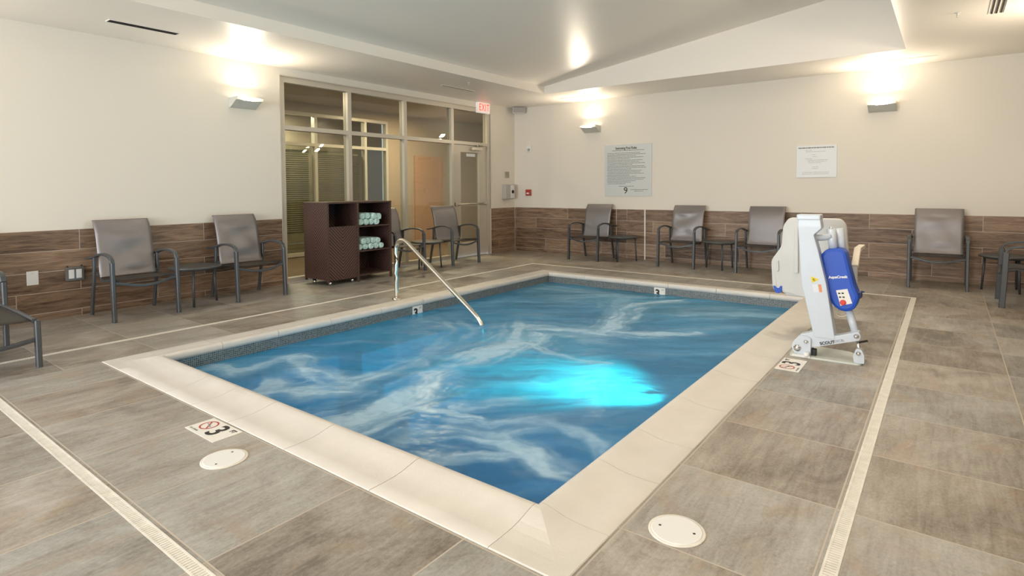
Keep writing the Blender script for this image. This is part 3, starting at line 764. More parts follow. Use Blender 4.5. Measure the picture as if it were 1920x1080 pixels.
# swirl direction noise: long soft streaks running across the pool
ca, sa = math.cos(R(38)), math.sin(R(38))
U1 = wx*ca + wy*sa; V1 = -wx*sa + wy*ca
streak = fbm(U1*.9+3, V1*4.5, 21); streak2 = fbm(U1*2.2+7, V1*14, 27); fine = fbm(X*14, Y*14, 31)
F_ = np.zeros_like(X); jet = 0
for pts, wd, am in (
    ([(4.235, -7.439), (4.309, -7.221), (4.28, -6.925), (4.223, -6.71), (4.124, -6.434), (4.134, -6.097), (4.11, -5.75), (3.98, -5.50)], [.22, .20, .17, .13, .11, .11, .13, .2], .85),
    ([(3.98, -5.80), (4.004, -5.513), (3.911, -5.202), (3.70, -4.92), (4.048, -4.767), (4.389, -4.694), (4.471, -4.374), (4.256, -3.61), (4.218, -3.149), (4.503, -2.748)], [.20, .24, .26, .2, .17, .17, .16, .15, .13, .10], .80),
    ([(4.45, -4.55), (4.765, -4.507), (4.90, -4.313), (5.155, -4.016)], [.09, .09, .07, .05], .7),
    ([(4.05, -5.36), (4.334, -5.38), (4.683, -5.422), (5.011, -5.452)], [.07, .055, .045, .04], .8),
    ([(4.35, -7.0), (4.511, -6.988), (4.693, -6.941), (4.846, -6.87)], [.10, .055, .05, .04], .7),
    ([(4.70, -7.30), (4.809, -7.276), (4.957, -7.132), (5.161, -7.051), (5.369, -7.091), (5.561, -7.153), (5.67, -7.125)], [.1, .08, .07, .08, .08, .07, .06], .75),
    ([(4.95, -7.42), (5.059, -7.409), (5.225, -7.258), (5.397, -7.13)], [.09, .07, .06, .06], .55),
    ([(2.60, -7.35), (2.787, -7.344), (2.848, -7.168), (2.805, -6.842), (3.168, -6.935), (3.568, -6.96), (3.712, -6.971)], [.12, .10, .08, .09, .10, .09, .08], .60),
    ([(3.29, -7.279), (3.471, -7.40), (3.603, -7.269), (3.75, -7.0), (3.696, -6.617), (3.694, -6.273)], [.12, .15, .14, .13, .11, .10], .62),
    ([(3.70, -6.3), (3.6, -5.8), (3.3, -5.4), (3.0, -5.2)], [.12, .16, .18, .15], .35),
    ([(4.568, -6.809), (4.691, -6.624), (4.842, -6.414)], [.12, .12, .08], .45),
    ([(5.166, -6.676), (5.032, -6.931), (4.8, -7.05)], [.16, .14, .1], .5),
    ([(5.166, -6.676), (5.522, -6.717), (5.7, -6.8)], [.08, .05, .04], .5),
    ([(3.2, -3.4), (3.5, -3.0), (4.0, -2.7)], [.2, .2, .12], .35),
    ([(2.7, -2.75), (3.2, -2.7), (3.8, -2.9), (4.0, -3.3)], [.2, .25, .2, .2], .30),
    ([(4.9, -3.2), (5.3, -3.0), (5.6, -2.8)], [.25, .25, .2], .30)):
    jet += 1; F_ = np.maximum(F_, polyline(pts, wd, am, jet))
tex = np.clip((streak-.36)*2.6, 0, 1); tex2 = np.clip((streak2-.30)*2.4, 0, 1)
foam = F_*(.86+.22*tex2) + .24*np.clip((streak-.50)*4, 0, 1)*(.4+.9*tex2)*np.clip(1.3-(Y-B0)/5.2, .3, 1) + .05*tex2
foam *= (.80+.42*fine)
dark = np.exp(-(((X-5.15)/.8)**2+((Y+5.9)/.75)**2)); foam *= (1-.55*dark)
foam = np.clip(foam*1.0-.03, 0, .9)
Zs = ZW + .010*(fbm(X*2.2, Y*2.2, 41)-.5)*2 + .010*(streak-.5) + .004*foam
tint = np.clip(.15 + .75*(Y-B0)/(B1-B0) + .5*(fbm(X*1.2, Y*1.2, 51)-.5), 0, 1)  # lighter blue towards the far side, with random variation
verts = np.stack([X, Y, Zs], -1).reshape(-1, 3)
ii, jj = np.meshgrid(np.arange(NX-1), np.arange(NY-1), indexing='ij'); a = (ii*NY+jj).ravel()
faces = np.stack([a, a+NY, a+NY+1, a+1], -1)
me = bpy.data.meshes.new('water'); me.from_pydata(verts.tolist(), [], faces.tolist())
at = me.attributes.new('foam', 'FLOAT', 'POINT'); at.data.foreach_set('value', foam.ravel().astype(np.float32))
at = me.attributes.new('streak', 'FLOAT', 'POINT'); at.data.foreach_set('value', np.clip((fbm(U1*1.2+1, V1*9+3, 71)-.28)*2.6, 0.02, 1).ravel().astype(np.float32))
at = me.attributes.new('fartint', 'FLOAT', 'POINT'); at.data.foreach_set('value', tint.ravel().astype(np.float32))
me.polygons.foreach_set('use_smooth', [True]*len(me.polygons))
me.materials.append(M['water'])
wo = bpy.data.objects.new('pool_water', me); C.objects.link(wo)
tag(wo, 'churning blue spa water with white foam streaks filling the pool', 'water', kind='stuff')

# --- depth markers
def marker(loc, xd, yd, label):
    """local frame: X reading direction, Y up of the characters"""
    o = tag(MB().box(-.155, .155, -.077, .077, 0, .003).build('depth_marker', M['mark']), label, 'sign')
    o.matrix_world = frame_mtx(loc, xd, yd)
    text_mesh('3', .165, M['blackprint'], o, 'number', Matrix.Translation((.035, .0, .0035)), bold=.003)
    text_mesh('FT', .036, M['blackprint'], o, 'letters', Matrix.Translation((.112, .047, .0035)), bold=.001)
    ring = MB(); n = 28; cx, cy = -.075, .013
    for k in range(n):
        a0, a1 = 2*math.pi*k/n, 2*math.pi*(k+1)/n; ri, ro = .041, .050
        ring.face([(cx+ri*math.cos(a0), cy+ri*math.sin(a0), .0036), (cx+ro*math.cos(a0), cy+ro*math.sin(a0), .0036), (cx+ro*math.cos(a1), cy+ro*math.sin(a1), .0036), (cx+ri*math.cos(a1), cy+ri*math.sin(a1), .0036)])
    ring.face([(cx-.033, cy+.027, .0037), (cx+.027, cy-.033, .0037), (cx+.033, cy-.027, .0037), (cx-.027, cy+.033, .0037)])
    ring.build('prohibition_ring', M['redprint'], o)
    dv = MB(); dv.tube([(cx-.026, cy+.006, .0036), (cx, cy+.002, .0036), (cx+.018, cy-.010, .0036), (cx+.024, cy-.004, .0036)], .003, 6)
    dv.build('diver_symbol', M['greyprint'], o)
    text_mesh('NO DIVING', .016, M['greyprint'], o, 'caption', Matrix.Translation((-.095, -.058, .0035)))
    return o
marker((4.012, -8.022, .0005), (1, 0, 0), (0, 1, 0), 'white depth tile with a 3 and red no-diving ring, beside the near left coping')
marker((6.222, -5.03, .0005), (0, 1, 0), (-1, 0, 0), 'white depth tile with a 3 and red no-diving ring, in front of the pool lift')
def wmarker(origin, xd, txt, label):
    Mx = frame_mtx(origin, xd, (0, 0, 1))
    o = tag(MB().box(-.075, .075, -.065, .065, 0, .004).build('depth_marker', M['mark']), label, 'sign'); o.matrix_world = Mx
    text_mesh(txt, .13, M['blackprint'], o, 'number', Matrix.Translation((-.028, -.012, .0045)), bold=.005)
    text_mesh('FT', .034, M['greyprint'], o, 'letters', Matrix.Translation((.042, .035, .0045)))
wmarker((4.135, B1-.0005, -.095), (1, 0, 0), '3', 'small white waterline tile with a black 3 on the far pool side')
wmarker((A0+.0005, -5.03, -.095), (0, 1, 0), '3', 'small white waterline tile with a black 3 below the handrail')

# --- skimmer lids in the floor
def lid(x, y, ang, label):
    t = empty('skimmer_lid', (x, y, 0), ang, label, 'lid')
    MB().lathe([(.103, .0), (.103, .003), (.100, .0045), (.094, .0045)], 0, 0, 40).build('rim', M['grate'], t)
    MB().lathe([(.092, .001), (.092, .0052), (.088, .006)], 0, 0, 40).build('cover', M['white'], t)
    for s in (-1, 1):
        MB().lathe([(.006, .0055), (.005, .0066)], s*.062, 0, 10).build('screw', M['blackprint'], t)
lid(4.387, -8.150, R(-60), 'round white skimmer lid with two dark screws, near the left depth tile')
lid(6.312, -7.432, R(10), 'round white skimmer lid at the near right of the pool corner')

# --- handrail
hr = empty('pool_handrail', (2.06, -5.02, 0), 0, 'single bent stainless steel handrail going down into the water', 'handrail')
P_ = [(0, 0, .0), (0, 0, .30), (0, 0, .56), (.008, 0, .62), (.04, 0, .665), (.10, 0, .688), (.17, 0, .672), (.24, 0, .628), (.46, 0, .475), (.86, 0, .20), (1.15, 0, .0), (1.235, 0, -.07), (1.275, 0, -.14), (1.285, 0, -.24), (1.285, 0, -.60), (1.285, 0, -.97)]
MB().tube(smooth_path(P_, 6), .0235, 16).build('rail', M['steel'], hr)
MB().lathe([(.055, .001), (.053, .012), (.028, .022), (.023, .024)], 0, 0, 24).build('escutcheon', M['steel'], hr)

# ------------------------------------------------------------------ patio chairs
def sling_strip(prof, hw, thick, nseg=10, sag=0, wr=0, seed=0):
    """thin fabric swept across y: prof = list of (x, z)"""
    mb = MB(); rg = random.Random(seed); ph = [rg.uniform(0, 6) for _ in range(6)]
    n = len(prof); grid = []
    for lay in (0, 1):
        g_ = []
        for i, (x, z) in enumerate(prof):
            j0, j1 = max(0, i-1), min(n-1, i+1); tx, tz = prof[j1][0]-prof[j0][0], prof[j1][1]-prof[j0][1]
            l_ = math.hypot(tx, tz) or 1; nx_, nz_ = -tz/l_, tx/l_
            row = []
            for k in range(nseg+1):
                y = -hw + 2*hw*k/nseg; c = 1-(y/hw)**2; s_ = i/(n-1)
                d = -sag*c*math.sin(math.pi*s_)
                d += wr*c*(math.sin(7*s_*math.pi+5*y+ph[0])*.5 + math.sin(13*s_+18*y+ph[1])*.5 + .6*math.sin(22*s_-9*y+ph[2]))*math.sin(math.pi*min(1, s_*1.2))
                o_ = d + (thick if lay else 0)
                row.append(mb.bm.verts.new((x+nx_*o_, y, z+nz_*o_)))
            g_.append(row)
        grid.append(g_)
    for i in range(n-1):
        for k in range(nseg):
            for lay in (0, 1):
                q = [grid[lay][i][k], grid[lay][i+1][k], grid[lay][i+1][k+1], grid[lay][i][k+1]]
                f = mb.bm.faces.new(q if lay else q[::-1]); f.smooth = True
    for i in range(n-1):
        for k in (0, nseg):
            mb.bm.faces.new([grid[0][i][k], grid[0][i+1][k], grid[1][i+1][k], grid[1][i][k]])
    for k in range(nseg):
        for i in (0, n-1):
            mb.bm.faces.new([grid[0][i][k], grid[0][i][k+1], grid[1][i][k+1], grid[1][i][k]])
    bmesh.ops.recalc_face_normals(mb.bm, faces=mb.bm.faces[:])
    return mb
def interp(pts, n=5): return [(p.x, p.z) for p in smooth_path([(a, 0, b_) for a, b_ in pts], n)]
def make_chair(seed=0, wr=.004):
    t = empty('patio_chair')
    hw = .29
    for s in (-1, 1):
        y = s*hw
        MB().tube([(.715, y, 0), (.700, y, .30), (.690, y, .575)], 0, flat=(.0165, .026), up=(1, 0, 0)).build('leg', M['frame'], t)
        arm = smooth_path([(.690, y, .572), (.676, y, .606), (.62, y, .632), (.50, y, .645), (.36, y, .635), (.22, y, .605), (.12, y+s*.004, .585), (.055, y+s*.012, .578)], 5)
        MB().tube(arm, 0, flat=(.020, .011), up=(0, 0, 1)).build('armrest', M['frame'], t)
        MB().tube(smooth_path([(.105, y, 0), (.155, y, .22), (.205, y, .42), (.215, y, .60)], 4), 0, flat=(.0125, .021), up=(1, 0, 0)).build('leg', M['frame'], t)
    for s in (-1, 1):
        fr = MB(); y = s*.246
        fr.tube(smooth_path([(.69, y, .388), (.60, y, .398), (.45, y, .376), (.33, y, .362), (.262, y, .372), (.226, y, .45), (.196, y, .60), (.155, y, .78), (.124, y, .87), (.094, y, .93)], 5), .0105, 8)
        fr.tube([(.60, y, .392), (.69, s*.285, .378)], .010, 8)
        fr.tube([(.235, y, .42), (.212, s*.285, .42)], .010, 8)
        fr.lathe([(.004, s*.262), (.016, s*.264), (.016, s*.276), (.004, s*.278)], .665, .388, 10, 1)
        fr.build('side_rail', M['frame'], t)
    cb_ = [(.697, -.285, .378), (.703, -.20, .362), (.715, -.10, .338), (.72, 0, .330), (.715, .10, .338), (.703, .20, .362), (.697, .285, .378)]
    MB().tube(smooth_path(cb_, 4), 0, flat=(.013, .013), up=(0, 0, 1)).build('stretcher', M['frame'], t)
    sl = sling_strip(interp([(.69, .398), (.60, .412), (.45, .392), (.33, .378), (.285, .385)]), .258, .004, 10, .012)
    sl.build('seat', M['slingshaded'], t)
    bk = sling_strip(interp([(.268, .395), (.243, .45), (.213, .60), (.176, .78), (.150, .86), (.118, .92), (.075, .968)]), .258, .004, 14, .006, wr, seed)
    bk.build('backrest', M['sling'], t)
    MB().tube([(.094, -.246, .925), (.094, .246, .925)], .008, 8).build('top_rail', M['frame'], t)
    return t
def place(o, x, y, rz, label, group):
    o.location = (x, y, 0); o.rotation_euler = (0, 0, rz); tag(o, label, 'chair', group)
chairs = [
 (0, -7.10, 0, 2, .013, 'grey sling patio chair at the left wall beside the twin outlet', 'sling patio chairs along the left wall'),
 (0, -5.89, 0, 5, .013, 'grey sling patio chair at the left wall next to the wicker towel cabinet', 'sling patio chairs along the left wall'),
 (-.10, -3.46, 0, 8, .001, 'sling patio chair before the storefront, half hidden by the towel cabinet', 'sling patio chairs before the storefront glass'),
 (-.06, -2.16, R(-7), 11, .001, 'sling patio chair standing before the glass exit door', 'sling patio chairs before the storefront glass'),
 (2.02, 0, -math.pi/2, 14, .001, 'sling patio chair under the large pool rules sign', 'sling patio chairs along the back wall'),
 (3.69, 0, -math.pi/2, 19, .013, 'sling patio chair right of the white wall joint, with a creased back', 'sling patio chairs along the back wall'),
 (4.90, 0, -math.pi/2, 20, .001, 'sling patio chair at the back wall partly behind the pool lift', 'sling patio chairs along the back wall'),
 (7.00, 0, -math.pi/2, 23, .010, 'sling patio chair at the back wall right of the pool lift', 'sling patio chairs along the back wall'),
 (XR-.02, -1.38, math.pi, 26, .001, 'sling patio chair cut off by the right edge, facing the pool', 'sling patio chair at the right wall'),
]
protos = {}
for x, y, rz, sd, wr, lab, grp in chairs:
    key = sd if wr > .002 else 0
    if key not in protos: protos[key] = o = make_chair(sd, wr)
    else: o = copy_tree(protos[key])
    dx = .012
    place(o, x + dx*math.cos(rz), y + dx*math.sin(rz), rz, lab, grp)

# chaise at the left edge
ch = empty('chaise_lounge', (0, -8.54, 0), 0, 'grey sling chaise lounge cut off by the left edge, foot end showing', 'lounge chair')
for s in (-1, 1):
    y = s*.30
    MB().tube([(1.865, y, 0), (1.845, y, .335)], 0, flat=(.0165, .028), up=(1, 0, 0)).build('leg', M['frame'], ch)
    MB().tube([(.985, y, 0), (.98, y, .30), (.97, y, .42), (.965, y, .53)], 0, flat=(.0165, .026), up=(1, 0, 0)).build('leg', M['frame'], ch)
    MB().tube(smooth_path([(.14, y, 0), (.22, y, .25), (.27, y, .50)], 4), 0, flat=(.0125, .022), up=(1, 0, 0)).build('leg', M['frame'], ch)
    MB().tube(smooth_path([(.965, y, .53), (.93, y, .575), (.86, y, .595), (.6, y, .60), (.32, y, .565), (.16, y, .54)], 5), 0, flat=(.020, .012), up=(0, 0, 1)).build('armrest', M['frame'], ch)
for s in (-1, 1):
    y = s*.285
    MB().tube(smooth_path([(1.85, y, .335), (1.4, y, .338), (.95, y, .335), (.5, y, .32), (.36, y, .40), (.26, y, .60), (.14, y, .90)], 5), 0, flat=(.014, .016), up=(0, 0, 1)).build('side_rail', M['frame'], ch)
MB().tube(smooth_path([(1.85, -.29, .20), (1.86, -.15, .178), (1.865, 0, .17), (1.86, .15, .178), (1.85, .29, .20)], 4), 0, flat=(.014, .014), up=(0, 0, 1)).build('stretcher', M['frame'], ch)
sling_strip(interp([(1.84, .338), (1.4, .345), (.95, .342), (.5, .328)]), .272, .004, 10, .008).build('seat', M['slingshaded'], ch)
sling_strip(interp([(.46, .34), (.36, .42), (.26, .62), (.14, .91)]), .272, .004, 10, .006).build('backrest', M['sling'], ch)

# side tables
def make_table():
    t = empty('side_table')
    MB().lathe([(.245, .402), (.262, .408), (.266, .420), (.262, .428), (.240, .431), (.02, .432)], 0, 0, 40).build('table_top', M['tabletop'], t)
    for k in range(3):
        a = 2*math.pi*k/3
        MB().tube([(.20*math.cos(a), .20*math.sin(a), .405), (.225*math.cos(a), .225*math.sin(a), 0)], .0125, 10).build('leg', M['frame'], t)
    MB().tube([(.205*math.cos(2*math.pi*k/24), .205*math.sin(2*math.pi*k/24), .395) for k in range(25)], .007, 6).build('ring', M['frame'], t)
    return t
tb0 = make_table()
for k, (x, y, rz, lab) in enumerate((
  (.40, -6.49, R(-30), 'round grey side table between the two left wall chairs'),
  (.40, -2.90, R(40), 'round grey side table between the two chairs before the glass'),
  (2.62, -.37, R(-90), 'round grey side table right of the chair under the rules sign'),
  (4.285, -.40, R(-66), 'round grey side table between the two middle back wall chairs'),
  (7.66, -.42, R(180), 'round grey side table in the back right corner'))):
    o = tb0 if k == 0 else copy_tree(tb0)
    o.location = (x, y, 0); o.rotation_euler = (0, 0, rz); tag(o, lab, 'table', 'round side tables beside the patio chairs')

# ------------------------------------------------------------------ wicker towel cabinet and towels
CX0, CX1, CY0, CYD, CY1, CT = .14, .66, -4.95, -4.46, -3.87, 1.10
cab = empty('towel_cabinet', ((CX0+CX1)/2, (CY0+CY1)/2, 0), 0, 'brown herringbone wicker towel cabinet with open shelves and hamper', 'cabinet')
CO = Vector(cab.location)
def cbuild(mb, name, m_): 
    o = mb.build(name, m_, cab); o.location = -CO; return o
def wick(name, x0, x1, y0, y1, z0, z1, flat_axis, uc):
    """woven panel: box with UVs in metres centred on uc along its long axis"""
    bm = bmesh.new(); mb = MB(); mb.bm.free(); mb.bm = bm; mb.box(x0, x1, y0, y1, z0, z1)
    uvl = bm.loops.layers.uv.new('UVMap')
    for f in bm.faces:
        for l in f.loops:
            c_ = l.vert.co; l[uvl].uv = ((c_.y if flat_axis == 0 else c_.x) - uc, c_.z)
    return cbuild(mb, name, M['wicker'])
th_ = .018
wick('side_panel', CX0, CX1, CY0, CY0+th_, .075, CT-.02, 1, (CX0+CX1)/2)
wick('side_panel', CX0, CX1, CY1-th_, CY1, .075, CT-.02, 1, (CX0+CX1)/2)
wick('divider', CX0+.01, CX1-.01, CYD-.01, CYD+.01, .075, CT-.02, 1, CX1+.2)
wick('back_panel', CX0, CX0+.012, CY0+.11, CY1-th_, .40, CT-.02, 0, CYD)
wick('back_panel', CX0, CX0+.012, CY0+th_, CY1-th_, .075, .40, 0, CYD)
cbuild(MB().box(CX0-.005, CX1+.005, CY0-.005, CY1+.005, CT-.022, CT, .004), 'top_panel', M['cabframe'])
for x, y in ((CX0, CY0), (CX1-.024, CY0), (CX0, CY1-.024), (CX1-.024, CY1-.024), (CX1-.024, CYD-.012)):
    cbuild(MB().box(x-.002, x+.026, y-.002, y+.026, .0 if y > CYD-.2 else .045, CT-.022), 'corner_post', M['cabframe'])
for z in (.765, .425, .095):
    cbuild(MB().box(CX0+.014, CX1-.006, CYD+.012, CY1-th_-.002, z-.018, z), 'shelf', M['cabframe'])
hd = wick('hamper_door', CX1-.03, CX1-.008, CY0+.028, CYD-.016, .065, .775, 0, (CY0+CYD)/2)
cbuild(MB().box(CX0+.03, CX1-.04, CY0+.03, CYD-.02, .74, .745).box(CX0+.03, CX1-.04, CY0+.03, CYD-.02, .07, .08), 'hamper_liner', M['inside'])
for x, y in ((CX1-.06, CY0+.07), (CX1-.06, CYD-.07), (CX0+.14, CY0+.05)):
    c_ = cbuild(MB().lathe([(.008, y-.016), (.026, y-.014), (.028, y), (.026, y+.014), (.008, y+.016)], x, .028, 16, 1), 'caster', M['chrome'])
    f_ = MB().box(x-.014, x+.014, y-.020, y+.020, .045, .075, .003); o = f_.build('caster_fork', M['black']); o.parent = c_
def make_towel(seed, r_):
    rg = random.Random(seed); t = empty('rolled_towel')
    mb = MB(); n = 22; L_ = .36; rings = []
    for x, k in ((-L_/2, .86), (-L_/2+.02, 1), (0, 1.02), (L_/2-.03, 1), (L_/2-.008, .95), (L_/2, .80)):
        rings.append([mb.bm.verts.new((x + rg.uniform(-.002, .002), r_*k*(1+.05*math.sin(3*q*2*math.pi/n+seed))*math.cos(2*math.pi*q/n), r_*k*(1+.05*math.sin(2*q*2*math.pi/n+seed))*math.sin(2*math.pi*q/n))) for q in range(n)])
    for A, B in zip(rings, rings[1:]):
        for q in range(n):
            f = mb.bm.faces.new([A[q], A[(q+1) % n], B[(q+1) % n], B[q]]); f.smooth = True
    mb.bm.faces.new(rings[0]); mb.bm.faces.new(rings[-1][::-1])
    bmesh.ops.recalc_face_normals(mb.bm, faces=mb.bm.faces[:])
    mb.build('roll', M['towel'], t)
    sp_ = MB(); pts = []
    for q in range(46):
        a_ = q*.36 + seed; rr_ = r_*(.14 + .72*q/46); pts.append((L_/2+.001, rr_*math.cos(a_), rr_*math.sin(a_)))
    sp_.tube(pts, .0045, 5, up=(1, 0, 0)); sp_.build('spiral_edge', M['towel'], t)
    return t
tw = [make_towel(1, .0450), make_towel(4, .0415)]
used = [False, False]; rg = random.Random(5)
def towel(y, z, k, lab, grp, tilt):
    if not used[k]: o = tw[k]; used[k] = True
    else: o = copy_tree(tw[k])
    o.location = (CX1-.20 + rg.uniform(-.012, .012), y, z); o.rotation_euler = (tilt, 0, rg.uniform(-.03, .03)); tag(o, lab, 'towel', grp)
yl = CYD+.062
rows_up = [(0, .048, 'first'), (.094, .046, ''), (.188, .047, ''), (.282, .045, ''), (.040, .128, ''), (.136, .130, ''), (.232, .126, ''), (.325, .118, '')]
wordsU = ['at the left end of the bottom row', 'second from the left in the bottom row', 'third from the left in the bottom row', 'fourth from the left in the bottom row',
          'at the left end of the top row', 'second from the left in the top row', 'third from the left in the top row', 'at the right end of the top row']
for (dy, dz, _), wd in zip(rows_up, wordsU):
    towel(yl+dy, .766+dz, 0, 'pale aqua rolled towel on the upper shelf, ' + wd, 'rolled aqua towels on the upper cabinet shelf', rg.uniform(0, 6))
rows_lo = [(0, .044), (.088, .044), (.176, .044), (.264, .044), (.352, .044), (.046, .121), (.134, .121), (.222, .121), (.300, .118)]
wordsL = ['at the left end of the bottom row', 'second from the left in the bottom row', 'in the middle of the bottom row', 'fourth from the left in the bottom row', 'at the right end of the bottom row',
          'at the left end of the top row', 'second from the left in the top row', 'third from the left in the top row', 'at the right end of the top row']
for (dy, dz), wd in zip(rows_lo, wordsL):
    towel(yl+dy, .426+dz, 1, 'pale aqua rolled towel on the lower shelf, ' + wd, 'rolled aqua towels on the lower cabinet shelf', rg.uniform(0, 6))

# ------------------------------------------------------------------ pool lift (folded)
LO = Vector((6.40, -4.62, 0))
lf = empty('pool_lift', LO, 0, 'white folded pool lift with blue actuator cover standing beside the pool', 'pool lift')
def lb(mb, name, m_, parent=None, smooth=False):
    o = mb.build(name, m_, parent or lf, smooth)
    if not parent: o.location = -LO
    return o
def rounded(poly, r_, n=4):
    out = []; k = len(poly)
    for i in range(k):
        p0, p1, p2 = Vector(poly[i-1]), Vector(poly[i]), Vector(poly[(i+1) % k])
        a_, b_ = (p0-p1), (p2-p1); q = min(r_, a_.length*.45, b_.length*.45)
        A, B = p1 + a_.normalized()*q, p1 + b_.normalized()*q
        for j in range(n+1):
            t = j/n; v = A*(1-t)**2 + p1*2*t*(1-t) + B*t*t; out.append((v.x, v.y))
    return out
# base plate
bpz = MB().prism(rounded([(6.16, -4.80), (6.62, -4.775), (6.64, -4.58), (6.52, -4.46), (6.20, -4.42), (6.15, -4.55)], .03), 2, .0, .014, .003)
lb(bpz, 'base_plate', M['plate'])
# left pivot bracket and lower arm
fr_ = -4.765
for y0 in (fr_, -4.645):
    lb(MB().prism(rounded([(6.19, .022), (6.168, .065), (6.184, .115), (6.228, .160), (6.30, .150), (6.298, .014), (6.21, .014)], .02), 1, y0, y0+.012), 'pivot_bracket', M['liftw'])
arm = MB().prism(rounded([(6.205, .05), (6.228, .160), (6.32, .200), (6.463, .185), (6.600, .236), (6.618, .205), (6.606, .172), (6.295, .072)], .015), 1, -4.748, -4.665, .004)
lb(arm, 'lower_arm', M['liftw'])
text_mesh('SCOUT', .030, M['blackprint'], lf, 'lettering', Matrix.Translation(-LO) @ frame_mtx((6.405, -4.7495, .126), (.885, 0, .26), (-.26, 0, .885)), bold=.001)
text_mesh('EXCEL', .024, M['greyprint'], lf, 'lettering', Matrix.Translation(-LO) @ frame_mtx((6.482, -4.7495, .152), (.885, 0, .26), (-.26, 0, .885)))
for x, z, r_ in ((6.209, .062, .020), (6.268, .117, .012), (6.588, .205, .012), (6.604, .085, .012)):
    lb(MB().lathe([(r_*1.25, -4.752 if z > .1 else -4.766), (r_*1.25, -4.770), (r_*.7, -4.772), (r_*.7, -4.780), (r_*.2, -4.782)], x, z, 14, 1), 'bolt', M['chrome'])
lb(MB().lathe([(.016, .010), (.020, .02), (.018, .045)], 6.277, -4.79, 14).box(6.18, 6.30, -4.80, -4.77, .006, .02), 'foot_pad', M['white'])
lb(MB().box(6.30, 6.33, -4.74, -4.69, .014, .06, .004), 'stop_block', M['black'])
# mast
mast = MB().prism(rounded([(6.318, .155), (6.455, .155), (6.393, .557), (6.334, .813), (6.306, .912), (6.358, .963), (6.345, 1.050), (6.335, 1.060), (6.205, 1.060), (6.198, .985), (6.200, .965), (6.230, .543)], .012), 1, -4.752, -4.640, .006)
lb(mast, 'mast', M['liftw'])
lb(MB().box(6.190, 6.350, -4.757, -4.635, 1.020, 1.062, .010), 'mast_cap', M['liftw'])
tri = [(6.290, .607), (6.302, .556), (6.346, .587)]
tp = lb(MB().prism(rounded(tri, .006), 1, -4.7535, -4.752), 'warning_label', M['yellow'])
o = MB().tube([(6.303, -4.754, .586), (6.316, -4.754, .590), (6.308, -4.754, .576), (6.322, -4.754, .578)], .0022, 5).build('warning_symbol', M['blackprint'], tp)
lb(MB().prism([(6.302, .546), (6.338, .550), (6.346, .494), (6.312, .490)], 1, -4.7532, -4.752), 'instruction_label', mat('pale_label', (.72, .74, .80), .5))
lb(MB().prism([(6.341, .550), (6.360, .552), (6.369, .496), (6.350, .494)], 1, -4.7533, -4.752), 'instruction_label', M['orange'])
# link tube and actuator
lb(MB().tube(smooth_path([(6.30, -4.66, .885), (6.35, -4.64, .888), (6.40, -4.62, .900)], 4), .024, 14), 'link_tube', M['liftw'])
ay = -4.61
lb(MB().tube([(6.398, ay, .955), (6.418, ay, .78)], .030, 16).tube([(6.438, ay+.06, .955), (6.470, ay+.06, .75)], .032, 16), 'actuator_head', M['liftw'])
lb(MB().lathe([(.014, .955), (.016, .962), (.006, .968)], 6.400, ay, 12), 'actuator_pin', M['chrome'])
cov = MB().prism(rounded([(6.339, .757), (6.380, .806), (6.465, .818), (6.504, .797), (6.532, .672), (6.562, .55), (6.594, .470), (6.570, .385), (6.530, .358), (6.478, .356), (6.430, .388), (6.398, .45), (6.362, .60)], .02), 1, ay-.075, ay+.085, .022)
lb(cov, 'actuator_cover', M['blue'])
fy = ay-.0755
lb(MB().prism([(6.448, .508), (6.520, .526), (6.552, .424), (6.478, .398)], 1, fy-.003, fy), 'keypad', M['mark'])
kb = bpy.data.objects['keypad']
o = MB().lathe([(.020, fy-.004), (.020, fy-.010), (.014, fy-.013)], 6.494, .424, 16, 1).build('stop_button', mat('stop_red', (.7, .05, .04), .4), kb)
for x, z in ((6.470, .487), (6.492, .490), (6.476, .460), (6.498, .462)):
    MB().box(x-.008, x+.006, fy-.004, fy-.003, z-.004, z+.006).build('key', M['blackprint'], kb)
text_mesh('AquaCreek', .026, M['white'], lf, 'lettering', Matrix.Translation(-LO) @ frame_mtx((6.458, fy-.0008, .606), (.98, 0, .12), (-.12, 0, .98)), bold=.0012, sx=1.0)
lb(MB().box(6.575, 6.602, ay-.02, ay+.06, .455, .50, .006).tube([(6.60, ay, .505), (6.618, ay, .50)], .006, 8), 'connector', mat('navy_connector', (.02, .04, .15), .5))
lb(MB().tube([(6.520, ay-.01, .365), (6.575, ay-.05, .20)], .026, 16), 'actuator_tube', M['liftw'])
lb(MB().tube([(6.575, ay-.05, .205), (6.612, -4.72, .06)], .013, 12), 'actuator_rod', M['chrome'])
lb(MB().tube(smooth_path([(6.46, ay-.03, .36), (6.45, ay-.05, .325), (6.49, ay-.05, .315), (6.53, ay-.03, .34)], 5), .004, 6), 'cable', M['seatarm'])
lb(MB().prism(rounded([(6.575, .014), (6.57, .06), (6.588, .115), (6.622, .115), (6.640, .075), (6.640, .014)], .012), 1, -4.765, -4.70, .003), 'rod_bracket', M['liftw'])
lb(MB().tube([(6.60, -4.70, .15), (6.65, -4.68, .165)], .008, 8), 'lock_knob', M['black'])
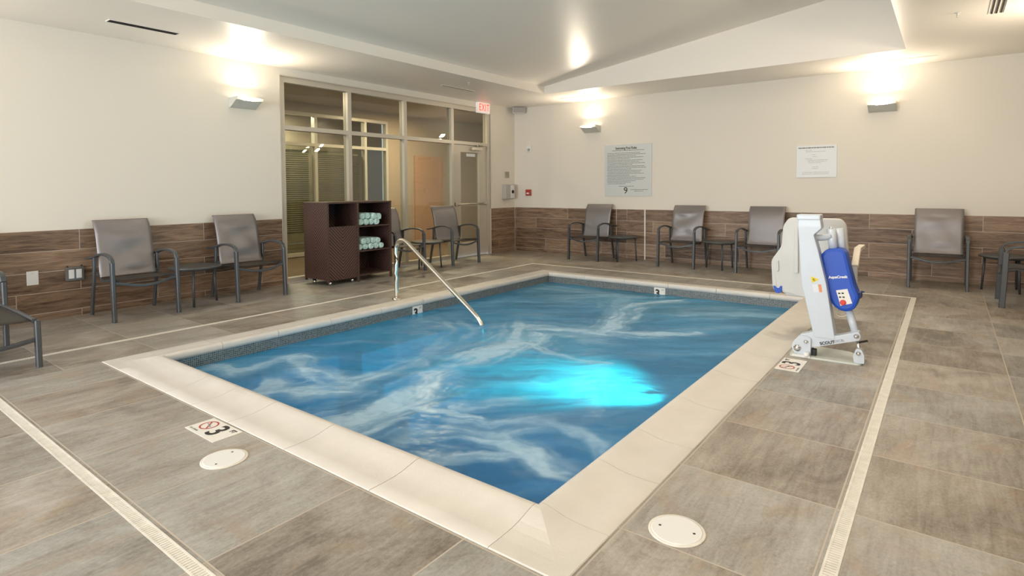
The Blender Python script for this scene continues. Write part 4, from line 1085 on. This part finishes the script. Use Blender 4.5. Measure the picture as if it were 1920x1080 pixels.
# moulded seat folded up behind the mast: back shell, seat pan seen edge on, arms
sy = -4.20
shell = rounded([(5.985, .940), (6.030, 1.010), (6.415, 1.010), (6.452, .955), (6.462, .80), (6.482, .40), (6.45, .335), (6.10, .352), (6.045, .37), (5.990, .372), (5.975, .405), (5.958, .395), (5.955, .38), (5.925, .375), (5.905, .42), (5.893, .64), (5.972, .762)], .03)
sh = lb(MB().prism(shell, 1, sy-.02, sy+.035, .012), 'seat_shell', M['seatp'])
rib = MB()
rib.prism(rounded([(6.075, .93), (6.105, .93), (6.11, .55), (6.075, .55)], .012), 1, sy-.040, sy-.018, .006)
rib.prism(rounded([(5.935, .64), (5.955, .645), (5.96, .56), (5.94, .55)], .008), 1, sy-.034, sy-.018, .004)
rib.prism(rounded([(6.33, .93), (6.36, .93), (6.37, .55), (6.34, .55)], .012), 1, sy-.040, sy-.018, .006)
rib.build('rib', M['seatp'], sh)
MB().prism(rounded([(6.13, .70), (6.165, .74), (6.17, .73), (6.135, .69)], .004), 1, sy-.023, sy-.019).build('slot', M['greybox'], sh)
pan = lb(MB().prism(rounded([(sy+.02, .34), (sy+.36, .40), (sy+.40, .46), (sy+.36, .47), (sy+.03, .41)], .02), 0, 6.00, 6.44, .01), 'seat_pan', M['seatp'])
lb(MB().box(6.25, 6.33, -4.65, sy-.02, .62, .70, .008), 'seat_mount', M['liftw'])
lb(MB().prism(rounded([(sy-.05, .650), (sy+.10, .775), (sy+.42, .775), (sy+.42, .745), (sy+.12, .742), (sy-.02, .62)], .012), 0, 6.492, 6.540, .006), 'seat_arm', M['seatarm'])
lb(MB().prism(rounded([(sy-.02, .38), (sy+.03, .38), (sy+.02, .66), (sy-.04, .64)], .01), 0, 6.497, 6.530, .004), 'seat_arm_post', M['seatp'])
lb(MB().prism(rounded([(5.925, .385), (5.915, .425), (5.930, .428), (5.94, .41), (5.962, .41), (5.97, .43), (5.985, .43), (5.982, .382), (5.965, .366), (5.94, .366)], .008), 1, sy-.028, sy+.05, .003), 'foot_hook', M['blue'])
